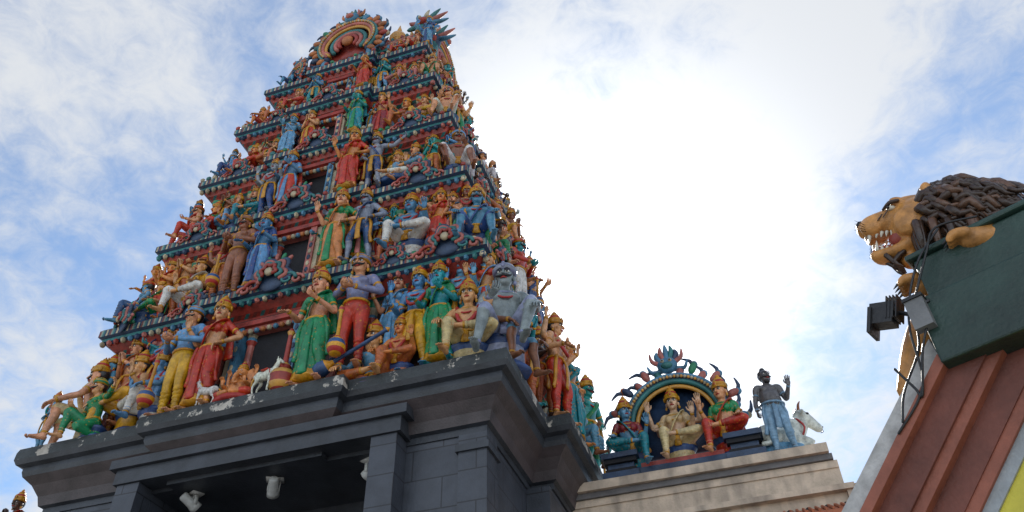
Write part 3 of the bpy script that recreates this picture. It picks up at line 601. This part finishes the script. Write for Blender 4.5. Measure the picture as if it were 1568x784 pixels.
rows={1:[(.05,'turban',.8,'blue','navy','red',-50,0,.2),(.10,'stand',.72,'orange','red','red',-20,.1,.3),(.085,'lalitaF',.72,'peach','green','red',-30,0,.22),(.19,'lalitaF',.9,'peach','white','yellow',-10,0,.16),(.14,'stand',.8,'peach','rust','green',-10,.15,.35),
 (.325,'guard',.92,'brown','brown','brown',-5,0,.14),(.39,'lady',.85,'blue','sky','navy',0,0,.14),(.59,'lady2',.88,'peach','orange','green',0,0,.12),(.66,'guard2',.8,'grey','navy','sky',0,.12,.2),
 (.27,'deity',.75,'brown','rust','red',0,.1,.3),(.73,'lalitaF',.6,'peach','rust','red',15,0,.2),(.775,'lalita',.98,'blue','white','sky',0,.1,.15),(.85,'lady2',.7,'orange','red','red',0,.1,.25),(.81,'stand',.7,'peach','green','red',0,.3,.35),
 (.69,'stand',.6,'sky','red','red',0,.35,.35),(.955,'hang',.98,'blue','navy','sky',18,.0,.28),(.89,'stand',.6,'peach','sky','red',0,.2,.3)],
 2:[(.06,'turban',.72,'peach','red','red',-40,0,.2),(.12,'lalitaF',.7,'orange','red','green',-20,0,.2),(.2,'lalita',.72,'orange','sky','red',-10,0,.16),(.27,'lalitaF',.66,'peach','tealc','green',0,0,.2),(.335,'deity',.72,'grey','navy','sky',0,0,.14),(.4,'lady',.76,'sky','red','sky',0,0,.12),
 (.6,'lady2',.82,'orange','red','red',0,0,.12),(.68,'guard2',.74,'grey','navy','sky',0,0,.2),(.745,'padma',.75,'peach','white','cream',0,.12,.18),(.79,'lalitaF',.72,'peach','sky','pink',-15,.1,.2),(.86,'stand',.62,'teal','rust','red',0,.1,.3),(.95,'bare',.88,'brown','white','sky',18,0,.25),(.15,'stand',.6,'brown','green','red',0,.2,.32),(.25,'stand',.6,'peach','navy','red',0,.25,.35)],
 3:[(.07,'turban',.64,'blue','navy','sky',-40,0,.2),(.15,'lalitaF',.66,'orange','red','red',-10,0,.18),(.24,'lalita',.66,'peach','rust','green',0,0,.18),(.33,'lady',.62,'sky','sky','sky',0,0,.14),(.41,'stand',.58,'peach','red','red',0,0,.14),
 (.6,'lady',.66,'teal','tealc','green',0,0,.1),(.69,'lady2',.66,'peach','maroon','red',0,0,.14),(.77,'lalitaF',.7,'orange','rust','red',0,.05,.18),(.85,'lalita',.68,'peach','yellow','red',0,.05,.2),(.95,'bare',.76,'peach','white','pink',15,0,.22),(.2,'stand',.55,'brown','green','red',0,.15,.3)],
 4:[(.07,'hang',.54,'orange','red','red',-35,0,.2),(.16,'lalitaF',.56,'orange','rust','red',0,0,.16),(.27,'lalita',.56,'peach','red','sky',0,0,.16),(.37,'stand',.52,'blue','tealc','red',0,0,.14),(.62,'lady',.56,'orange','red','red',0,0,.1),(.7,'stand',.56,'teal','sky','sky',0,0,.14),
 (.78,'lalitaF',.6,'orange','pink','cream',0,0,.16),(.86,'lalitaF',.55,'peach','pink','red',0,0,.2),(.95,'hang',.62,'peach','green','red',15,0,.2)]}
for i,L in rows.items():
    for (p,t,sc,sk,c,tp,rz,up,row) in L: A(i,p,t,sc,sk,c,tp,row=row,up=up,rz=r(rz),mirror=random.random()<.35)
for p,t,sc,sk,c,tp in((.12,'hang',.5,'blue','navy','sky'),(.22,'lalita',.42,'sky','red','sky'),(.78,'lalitaF',.42,'orange','red','sky'),(.9,'hang',.5,'peach','red','navy'),(.97,'lady2',.55,'blue','sky','navy')):
    A(5,p,t,sc,sk,c,tp,row=.14)
fillc=['green','rust','sky','maroon','yellow','tealc','pink','navy']
for i in range(1,5):
    for k,p in enumerate((.045,.3,.36,.56,.64,.72,.83,.92)):
        A(i,p,random.choice(['stand','deity','lady','lady2']),(.62,.55,.48,.42)[i-1],random.choice(['peach','blue','teal','orange','brown']),random.choice(fillc),random.choice(fillc),row=.34,up=(.3,.26,.22,.18)[i-1],rz=r(random.uniform(-20,20)))
keys=['hang','lady','turban','stand','lalitaF','guard2','deity','lalita','guard','lady2']
sk=['dark','peach','blue','brown','grey','teal','peach','orange'];cl=['navy','red','green','sky','white','rust','yellow','maroon','tealc']
for i in range(6):
    L=Y1[i]-Y0[i];n=(8,7,6,6,5,4)[i];q=(.95,.85,.74,.66,.56,.5)[i]
    for k in range(n):
        y=Y0[i]+.45+(k+.2)*(L-.5)/n;pr=(.3 if i==0 else .1) if abs(y-(Y0[i]+Y1[i])/2)<L*.2 else 0
        t=keys[(k*3+i*2)%10]
        put('deity_figure',t,(XC+HW[i]-.2+pr,y,Z[i]),math.pi/2-.25+random.uniform(-.3,.3),q*random.uniform(.92,1.05),random.choice(sk),random.choice(cl),random.choice(cl),'gold','navy',tower)
        if k%2==0 and i<4:
            put('deity_figure',random.choice(['stand','deity','lady2']),(XC+HW[i]-.5+pr,y+.3,Z[i]+.35),math.pi/2-.3,q*.8,random.choice(sk),random.choice(cl),random.choice(cl),'gold','navy',tower)
for i in range(5):
    for k in range(3):
        put('deity_figure',keys[(k+i*3)%10],(XC-HW[i]+.55,Y0[i]+.9+k*1.2,Z[i]),-math.pi/2,(.85,.75,.65,.55,.45)[i],random.choice(sk),random.choice(cl),random.choice(cl),'gold','navy',tower)
for i,p,sc,rz in((1,.46,1.0,0),(1,.235,.7,0),(1,.90,.95,0),(1,.06,.8,-.5),(2,.46,.85,0),(2,.84,.8,0),(2,.13,.7,0),(3,.47,.72,0),(3,.83,.68,0),(3,.15,.6,0),(4,.47,.62,0),(4,.84,.56,0),(4,.2,.5,0),(1,.76,.6,0)):
    x=fx(i,p);y=Y0[i]-.0-(.14 if abs(x-XC)<HW[i]*.42 else 0)
    obj('scroll_ornament',T['scroll'],tower,(x,y+.02,Z[i]-.14*sc),rz,sc)
for i in range(1,5):
    for k in range(3): obj('scroll_ornament',T['scroll'],tower,(XC+HW[i]+.02,Y0[i]+.6+k*1.4,Z[i]-.1),math.pi/2,.75-.08*i)
# ------------------------------------------------------------------ cream boundary wall + shrine
def creammat():
    m,nt,b=newmat('weathered_cream_plaster');tc=N(nt,'ShaderNodeTexCoord');mp=N(nt,'ShaderNodeMapping');mp.inputs['Scale'].default_value=(2.5,2.5,.7);nt.links.new(tc.outputs['Object'],mp.inputs[0])
    no=N(nt,'ShaderNodeTexNoise');no.inputs['Scale'].default_value=2.2;no.inputs['Detail'].default_value=9;nt.links.new(mp.outputs[0],no.inputs['Vector'])
    cr=N(nt,'ShaderNodeValToRGB');e=cr.color_ramp.elements;e[0].position=.3;e[0].color=(.36,.29,.23,1);e[1].position=.55;e[1].color=(.64,.51,.39,1);nt.links.new(no.outputs['Fac'],cr.inputs[0])
    grime(nt,b,cr.outputs[0],.7,1.08,4,.3);b.inputs['Roughness'].default_value=.85;return m
CREAMW=creammat();STONE=plain('grey_moulding',(.16,.15,.15),.7);TILE=plain('terracotta',(.45,.13,.055),.6)
wz=6.6;wy=9.95
mb=MB()
bx(mb,-2.66,1.0,wy+.06,wy+.5,0,wz-.3,0);bx(mb,-2.66,.93,wy-.06,wy+.62,wz-.12,wz,0);bx(mb,-2.66,.96,wy,wy+.56,wz-.2,wz-.123,1);bx(mb,-2.66,1.0,wy+.04,wy+.52,wz-.3,wz-.203,0)
bx(mb,-2.66,1.1,wy-.04,wy+.6,wz-.62,wz-.55,0)
bx(mb,1.003,1.13,wy+.0,wy+.56,0,wz-.553,0)
for k in range(14):
    x=-1.9+k*.22
    lathe(mb,(x,wy+.058,wz-.78),[(.045,-.02),(.045,0),(.001,.0)],2,10,Matrix.Rotation(math.pi/2,3,'X'));bx(mb,x-.045,x+.045,wy+.045,wy+.06,wz-.95,wz-.78,2)  # dark pieces on the wall face, painted shade of the arch holes
obj('cream_boundary_wall',mkmesh('cream_wall',mb,[CREAMW,STONE,D[12]],False))
mb=MB()
vs=[(-.1,9.93,5.8),(1.95,9.93,5.8),(1.95,9.3,5.5),(-.1,9.3,5.5)];mb.add(vs+[(a,b,c-.06) for a,b,c in vs],[(0,1,2,3),(7,6,5,4),(3,2,6,7),(0,3,7,4),(1,5,6,2),(0,4,5,1)],0)
for k in range(28): tube(mb,[(-.06+.073*k,9.92,5.81),(-.06+.073*k,9.29,5.51)],[.018,.018],0,n=6,sub=1,cap=False)
bx(mb,0,1.9,9.35,9.45,5.3,5.42,1);bx(mb,.05,.2,9.33,9.47,0,5.3,1);bx(mb,1.7,1.85,9.33,9.47,0,5.3,1)
obj('tiled_porch_roof',mkmesh('tiled_porch',mb,[TILE,CREAMW],False))
sx=-.86;shrine=obj('arched_shrine',None,None,(sx,wy+.22,wz))
mb=MB()
for s in(-1,1):
    for a,(w,h0,h1) in enumerate(((.5,0,.1),(.42,.1,.16),(.36,.16,.24),(.44,.24,.3),(.5,.3,.38))):
        bx(mb,s*.82-w/2,s*.82+w/2,-w*.55+.03,w*.55,h0+.001*a,h1,3 if a%2==0 else 12)
bx(mb,-.6,.6,-.2,.25,0,.12,3);bx(mb,-.55,.55,-.16,.22,.121,.2,1)
obj('shrine_plinth',mkmesh('shrine_plinth',mb,D,False),shrine)
obj('shrine_arch',T['torana_s'],shrine,(0,.1,.12),0,(1.08,1,1.1))
def sf(t,x,y,z,sc,*c,**k):
    return put('shrine_deity',t,(x,y,z),k.get('rz',0),sc,*c,parent=shrine,mirror=k.get('m',False))
T['lalita4']=figure('t_lalita4',(0,.1,.45),(0,0),LS['lalita'],'abhaya','varada',True,2,'dhoti',1,arms4=True)
sf('lalita4',-.02,-.1,.1,.88,'pale','cream','cream')
sf('lalitaF',.6,-.12,.1,.9,'peach','red','green',rz=-.2)
sf('lalitaF',-.64,-.12,.1,.86,'sky','tealc','maroon',rz=.25,m=True)
put('bearded_man_statue','fatman',(.42,wy+.16,wz),r(12),.76,'ash','denim','sky','denim')
put('white_cow_statue','cow',(.43,wy+.4,wz-.15),math.pi+.35,.74,'white','white','sky','brown')
mb=MB();bx(mb,.1,.85,wy+.05,wy+.5,wz+.001,wz+.03,0);obj('statue_base',mkmesh('statue_base',mb,[CREAMW],False))
mb=MB();bx(mb,-15,-9.35,8.6,9.0,0,5.9,0);bx(mb,-15,-9.3,8.5,9.1,5.903,6.0,1);obj('side_boundary_wall',mkmesh('side_wall',mb,[TRIM,TAUPE],False))
for k in range(4): put('wall_top_statue',['lalita','lalitaF','stand','lalita'][k],(-9.62-k*.5,8.75,6.0),0,.75,random.choice(sk),'red','rust','gold','maroon')
# ------------------------------------------------------------------ right gateway with lion
E=Vector((.906,-.423,0));Nn=Vector((-.423,-.906,0));O=Vector((1.107,4.25,1.6))
MG=Matrix(((E.x,-Nn.x,0,O.x),(E.y,-Nn.y,0,O.y),(0,0,1,O.z),(0,0,0,1)))
gate=bpy.data.objects.new('temple_gateway',None);COL.objects.link(gate);gate.matrix_world=MG
def prism(mb,poly,y0,y1,m):
    k=len(poly);mb.add([(x,y0,z) for x,z in poly]+[(x,y1,z) for x,z in poly],[tuple(range(k)),tuple(range(2*k-1,k-1,-1))]+[(i,k+i,k+(i+1)%k,(i+1)%k) for i in range(k)],m)
OR1=plain('orange_brown_paint',(.31,.095,.055),.55,.45,1.2,2.2);OR2=plain('brown_soffit_paint',(.18,.055,.036),.6,.45,1.2,2.2);GRN=plain('dark_green_paint',(.022,.052,.041),.42,.4,1.3,1.8)
WHT=plain('white_plaster',(.64,.62,.59),.8,.35,1.08,4);YEL=plain('yellow_sign_paint',(.7,.6,.06),.5,.8,1.05,4);SGN=plain('sign_letter_green',(.02,.1,.05),.5);GRY=plain('grey_band',(.36,.38,.39),.6)
mb=MB();sl=1.02;H0=2.44
def band(da,db,y,m):
    prism(mb,[(-2.2,H0-2.2*sl-da),(-2.2,H0-2.2*sl-db),(db/sl,H0),(da/sl,H0)],-y,.1,m)
band(.02,.1,.19,0);band(.1,.3,.13,1);band(.3,.38,.11,0);band(.38,.57,.05,1);band(.57,.65,.04,0);band(.65,.74,.015,4)
prism(mb,[(-2.2,H0-2.2*sl-.741),(-2.2,-1.6),(2.2,-1.6),(2.2,H0),(.741/sl,H0)],0,.1,5)
prism(mb,[(-2.2,H0-2.2*sl+.2),(-2.2,H0-2.2*sl-.017),(.015,H0),(.0,H0+.16)],-.1,.1,3)
prism(mb,[(-2.3,H0-2.3*sl+.22),(-2.3,-1.6),(2.2,-1.6),(2.2,H0+.05),(-.05,H0+.15)],.103,.5,3)
mesh=mkmesh('gateway_wall',mb,[OR1,OR2,GRN,WHT,GRY,YEL],False);obj('gateway_gable',mesh,gate)
mb=MB()
bx(mb,.03,2.2,-.22,.5,H0-.07,H0+.34,0);bx(mb,.1,2.2,-.16,.5,H0+.343,H0+.62,0);bx(mb,.07,2.2,-.19,.5,H0+.623,H0+.66,0)
o=obj('green_parapet',mkmesh('green_parapet',mb,[GRN],False),gate)
bv=o.modifiers.new('b','BEVEL');bv.width=.012;bv.segments=2
tx=bpy.data.curves.new('sign_text','FONT');tx.body='SRI MARIAMMAN TEMPLE';tx.size=.1;tx.extrude=.003;tx.materials.append(SGN)
to=bpy.data.objects.new('sign_text',tx);COL.objects.link(to);to.parent=gate;to.location=(-1.1,-.006,H0-1.1*sl-.9);to.rotation_euler=(math.pi/2,-math.atan(sl),0)
FUR=plain('lion_fur_paint',(.66,.3,.08),.4,.4,1.15,9);MANE=plain('lion_mane_paint',(.045,.024,.015),.28,.5,1.4,12);MANE2=plain('lion_mane_light',(.12,.06,.035),.28,.5,1.3,12);TOOTH=plain('ivory',(.75,.7,.58),.35);LIP=plain('lion_mouth',(.35,.07,.05),.4);NOSE=plain('lion_nose',(.02,.015,.015),.3)
def lion():
    so=MB();ha=MB();V=Vector
    ell(so,(.0,0,0),(.16,.14,.15),0,n=16,k=12)
    tube(so,[(-.05,0,.03),(-.14,0,.03),(-.24,0,.015),(-.28,0,.005)],[(.105,.095),(.09,.078),(.08,.066),(.055,.048)],0,n=14,sub=4,ref=(0,1,0))
    tube(so,[(-.02,0,-.12),(-.1,0,-.16),(-.19,0,-.175),(-.23,0,-.16)],[(.09,.05),(.075,.042),(.06,.036),(.04,.024)],0,n=12,sub=4,ref=(0,1,0))
    tube(so,[(-.0,0,.11),(-.08,0,.125),(-.16,0,.095)],[.07,.055,.035],0,n=12,sub=3)
    for s in(-1,1):
        ell(so,(-.09,s*.075,.105),(.055,.035,.028),0,Matrix.Rotation(.4,3,'Y'));ell(so,(-.23,s*.048,-.012),(.062,.045,.055),0);ell(so,(-.03,s*.11,-.04),(.09,.05,.09),0)
        ell(ha,(-.125,s*.088,.068),(.024,.016,.015),2,n=8,k=6);ell(ha,(-.137,s*.1,.068),(.011,.008,.012),4,n=6,k=4)
        tube(ha,[(-.085,s*.112,.092),(-.13,s*.104,.09),(-.17,s*.07,.075)],[.01,.012,.006],1,n=6)
        for q in range(4): tube(ha,[(-.14-.03*q,s*(.096-.01*q),.05-.012*q),(-.16-.03*q,s*(.1-.01*q),.01-.01*q)],[.0035,.003],1,n=5,sub=2)
        for x,l in((-.24,.06),(-.205,.022),(-.18,.02),(-.155,.02),(-.13,.018)): tube(ha,[(x,s*.048,-.05),(x-.004,s*.046,-.055-l)],[.014 if l>.05 else .011,.003],2,n=6,sub=2)
        for x,l in((-.205,.05),(-.18,.02),(-.155,.018),(-.13,.016)): tube(ha,[(x,s*.04,-.15),(x-.004,s*.04,-.145+l)],[.012,.003],2,n=6,sub=2)
        ell(so,(.05,s*.12,.13),(.03,.035,.04),0)
        for q in range(4): tube(ha,[(-.25,s*.07,-.01-.012*q),(-.29,s*.15,-.02-.02*q)],[.0022,.001],1,n=4,sub=1)
    for k in range(4): ell(ha,(-.265,(k-1.5)*.017,-.056),(.008,.009,.014),2,n=6,k=4)
    ell(ha,(-.16,0,-.13),(.08,.042,.016),3);ell(ha,(-.08,0,-.08),(.08,.075,.055),3);ell(ha,(-.295,0,.035),(.026,.044,.027),4)
    ell(so,(-.05,0,-.21),(.06,.05,.05),0)
    rnd=random.Random(3)
    for layer in range(12):
        R=.15+.008*min(layer,4)-.011*max(layer-4,0);x0=.0+.032*layer
        for k in range(24):
            a=2*math.pi*(k+.5*(layer%2))/24+rnd.uniform(-.16,.16)
            if math.cos(a)<-.6 and layer<1: continue
            c=V((x0+rnd.uniform(-.02,.02),math.sin(a)*R*.98,math.cos(a)*R+.005))
            out=V((0,math.sin(a),math.cos(a)));tan=V((0,math.cos(a),-math.sin(a)))*rnd.choice((-1,1))
            L=rnd.uniform(.1,.16);w=rnd.uniform(.55,.9)
            p1=c+out*.02+V((L*.3,0,0))+tan*.015;p2=p1+V((L*.3,0,-.01))+out*rnd.uniform(-.005,.015)-tan*.03;p3=p2+V((L*.3,0,-.02))+tan*.03-out*.01;p4=p3+V((L*.2,0,-.015))-tan*.02-out*.01
            tube(ha,[c-out*.05,p1,p2,p3,p4],[.024*w,.027*w,.023*w,.017*w,.004],1 if rnd.random()<.68 else 5,n=6,sub=2)
    tube(so,[(.06,0,0),(.2,0,0),(.34,0,-.03),(.42,.05,-.16)],[.14,.17,.15,.12],1,n=16,sub=4)
    for k in range(14):
        a=rnd.uniform(-.06,.06);tube(ha,[(-.13+rnd.uniform(-.06,.06),a,-.19),(-.12,a,-.24),(-.08,a,-.275)],[.015,.013,.004],1,n=6,sub=2)
    for k in range(50):
        x=rnd.uniform(-.04,.26);y=rnd.uniform(-.17,.17);tube(ha,[(x,y,-.1),(x+.02,y*1.1,-.2),(x+.04,y+rnd.uniform(-.03,.03),-.3)],[.024,.02,.005],1 if rnd.random()<.7 else 5,n=6,sub=2)
    tube(so,[(.25,.1,-.15),(.08,.14,-.38),(-.04,.1,-.6),(-.1,.08,-.9)],[.14,.1,.075,.055],0,n=16,sub=5)
    for s,pt in((-1,(.24,-.22,-.27)),(1,(-.01,-.06,-.39))):
        x,y,z=pt
        tube(so,[(.3,.1*s+.05,-.2),(x+.12,y+.06,z+.03),(x,y,z)],[.1,.07,.055],0,n=12,sub=4)
        for q in range(4):
            yy=y+(q-1.5)*.034;tube(so,[(x,yy,z+.01),(x-.055,yy,z+.005),(x-.075,yy,z-.025)],[.028,.026,.018],0,n=8,sub=3)
            tube(ha,[(x-.085,yy,z-.02),(x-.105,yy,z-.045)],[.008,.002],4,n=5,sub=1)
    return remesh('lion',so,ha,[FUR,MANE,TOOTH,LIP,NOSE,MANE2],.009)
ln=obj('lion_statue',lion());ln.matrix_world=MG@Matrix.Translation((.2,.05,3.44))@Matrix.Rotation(r(18),4,'Y')@Matrix.Rotation(r(10),4,'Z')@Matrix.Scale(1.18,4)
mb=MB();q=Matrix.Rotation(.35,3,'Y')
box(mb,(-.17,-.1,2.85),(.13,.1,.13),0,q);box(mb,(-.24,-.1,2.83),(.02,.13,.16),0,q);tube(mb,[(-.1,-.1,2.84),(-.02,-.13,2.76),(.04,-.16,2.72)],[.014]*3,0,n=6)
for k in range(4): box(mb,(-.13+.018*k,-.1,2.865-.006*k),(.006,.11,.14),0,q)
o=obj('floodlight',mkmesh('floodlight',mb,[LB],False));o.matrix_world=MG
mb=MB();box(mb,(0.04,-.25,2.66),(.1,.06,.18),0);box(mb,(0.04,-.25,2.76),(.11,.08,.02),1);tube(mb,[(.04,-.24,2.72),(.1,-.22,2.74)],[.012,.012],1,n=6)
o=obj('junction_box',mkmesh('junction_box',mb,[plain('junction_box_grey',(.2,.2,.2),.5),LB],False));o.matrix_world=MG
mb=MB()
for pts in([(.3,-.2,3.16),(.15,-.24,3.0),(.03,-.25,2.8),(-.04,-.25,2.6),(-.1,-.2,2.3),(-.3,-.2,2.1)],[(.04,-.25,2.57),(-.03,-.24,2.45),(-.12,-.2,2.25),(-.14,-.2,2.3),(-.2,-.2,2.45)],[(.5,-.2,3.12),(.3,-.26,3.13),(.2,-.24,3.02),(.06,-.26,2.78)],[(0,-.22,2.66),(-.05,-.2,2.5),(-.2,-.2,2.3),(-.26,-.2,2.15)]):
    tube(mb,pts,[.007]*len(pts),0,n=6,sub=6)
o=obj('electrical_cable',mkmesh('cable',mb,[LB]));o.matrix_world=MG
# ------------------------------------------------------------------ ground
def groundmat():
    m,nt,b=newmat('concrete_paving');rr=N(nt,'ShaderNodeRGB');rr.outputs[0].default_value=(.36,.34,.31,1);grime(nt,b,rr.outputs[0],.75,1.1,.8,.2);b.inputs['Roughness'].default_value=.85;return m
mb=MB();mb.add([(-600,-600,0),(600,-600,0),(600,600,0),(-600,600,0)],[(0,1,2,3)],0);obj('ground',mkmesh('ground',mb,[groundmat()],False))
# ------------------------------------------------------------------ sky + sun
SD=Vector((-.12,.77,.6385)).normalized()
w=bpy.data.worlds.new('World');scene.world=w;w.use_nodes=True;nt=w.node_tree;bg=nt.nodes['Background'];bg.inputs[1].default_value=.14
sky=N(nt,'ShaderNodeTexSky',sky_type='NISHITA');sky.sun_disc=False;sky.sun_elevation=math.asin(SD.z);sky.sun_rotation=math.atan2(SD.x,SD.y);sky.dust_density=.3;sky.ozone_density=3
tc=N(nt,'ShaderNodeTexCoord');sp=N(nt,'ShaderNodeSeparateXYZ');nt.links.new(tc.outputs['Generated'],sp.inputs[0])
def M(op,a,b=None,c=None):
    n=N(nt,'ShaderNodeMath',operation=op)
    for k,x in enumerate((a,b,c)):
        if x is None:continue
        if isinstance(x,(int,float)):n.inputs[k].default_value=x
        else:nt.links.new(x,n.inputs[k])
    return n.outputs[0]
zz=M('ADD',M('MAXIMUM',sp.outputs[2],0.0),.25);cb=N(nt,'ShaderNodeCombineXYZ');nt.links.new(M('DIVIDE',sp.outputs[0],zz),cb.inputs[0]);nt.links.new(M('DIVIDE',sp.outputs[1],zz),cb.inputs[1])
def noise(sc,det,ro,dist,off):
    mp=N(nt,'ShaderNodeMapping');mp.inputs['Location'].default_value=off;nt.links.new(cb.outputs[0],mp.inputs[0])
    n=N(nt,'ShaderNodeTexNoise');n.inputs['Scale'].default_value=sc;n.inputs['Detail'].default_value=det;n.inputs['Roughness'].default_value=ro;n.inputs['Distortion'].default_value=dist;nt.links.new(mp.outputs[0],n.inputs['Vector']);return n.outputs['Fac']
n1=noise(3.6,12,.6,.4,(3.1,1.2,0));n2=noise(1.4,4,.5,.2,(7,2,0));n3=noise(24,8,.65,.6,(1,5,0))
dp=N(nt,'ShaderNodeVectorMath',operation='DOT_PRODUCT');nt.links.new(tc.outputs['Generated'],dp.inputs[0]);dp.inputs[1].default_value=SD
dot=M('MAXIMUM',dp.outputs['Value'],0.0);g1=M('POWER',dot,18.0);g2=M('POWER',dot,70.0);anti_fill=M('MAXIMUM',M('MULTIPLY',dp.outputs['Value'],-1.0),0.0)
cv=M('ADD',M('ADD',M('MULTIPLY',n1,.75),M('MULTIPLY',n2,.5)),M('ADD',M('MULTIPLY',n3,.28),M('MULTIPLY',g1,.17)))
mr=N(nt,'ShaderNodeMapRange',interpolation_type='SMOOTHSTEP');mr.inputs['From Min'].default_value=.64;mr.inputs['From Max'].default_value=.93;nt.links.new(cv,mr.inputs['Value'])
cf=M('ADD',M('MULTIPLY',mr.outputs[0],.86),.1)
br=M('ADD',M('ADD',M('ADD',5.7,M('MULTIPLY',g1,1.6)),M('MULTIPLY',g2,12.0)),M('MULTIPLY',anti_fill,19.0))  # last term brightens clouds opposite the sun, added fill for the shaded front
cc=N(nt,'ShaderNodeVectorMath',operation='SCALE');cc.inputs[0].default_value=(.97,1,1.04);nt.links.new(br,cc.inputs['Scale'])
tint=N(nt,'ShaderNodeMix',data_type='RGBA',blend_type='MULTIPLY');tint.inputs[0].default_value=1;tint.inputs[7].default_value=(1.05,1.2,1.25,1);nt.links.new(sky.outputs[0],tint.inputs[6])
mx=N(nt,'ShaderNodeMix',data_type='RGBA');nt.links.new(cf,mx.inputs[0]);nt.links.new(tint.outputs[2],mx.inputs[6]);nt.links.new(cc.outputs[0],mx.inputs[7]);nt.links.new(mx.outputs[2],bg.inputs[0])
sl_=bpy.data.lights.new('sun','SUN');sl_.energy=5.0;sl_.angle=math.radians(.5);sl_.color=(1,.95,.87);so_=bpy.data.objects.new('sun',sl_);COL.objects.link(so_);so_.rotation_euler=SD.to_track_quat('Z','Y').to_euler();so_.location=(0,0,30)
# ------------------------------------------------------------------ camera
cam=bpy.data.cameras.new('camera');co=bpy.data.objects.new('camera',cam);COL.objects.link(co);cam.lens=28.7;cam.sensor_width=36;cam.clip_end=3000
co.matrix_world=Matrix.Translation((0,0,1.6))@Matrix.Rotation(r(17.4),4,'Z')@Matrix.Rotation(r(132),4,'X')@Matrix.Rotation(r(-1.5),4,'Z')
scene.camera=co
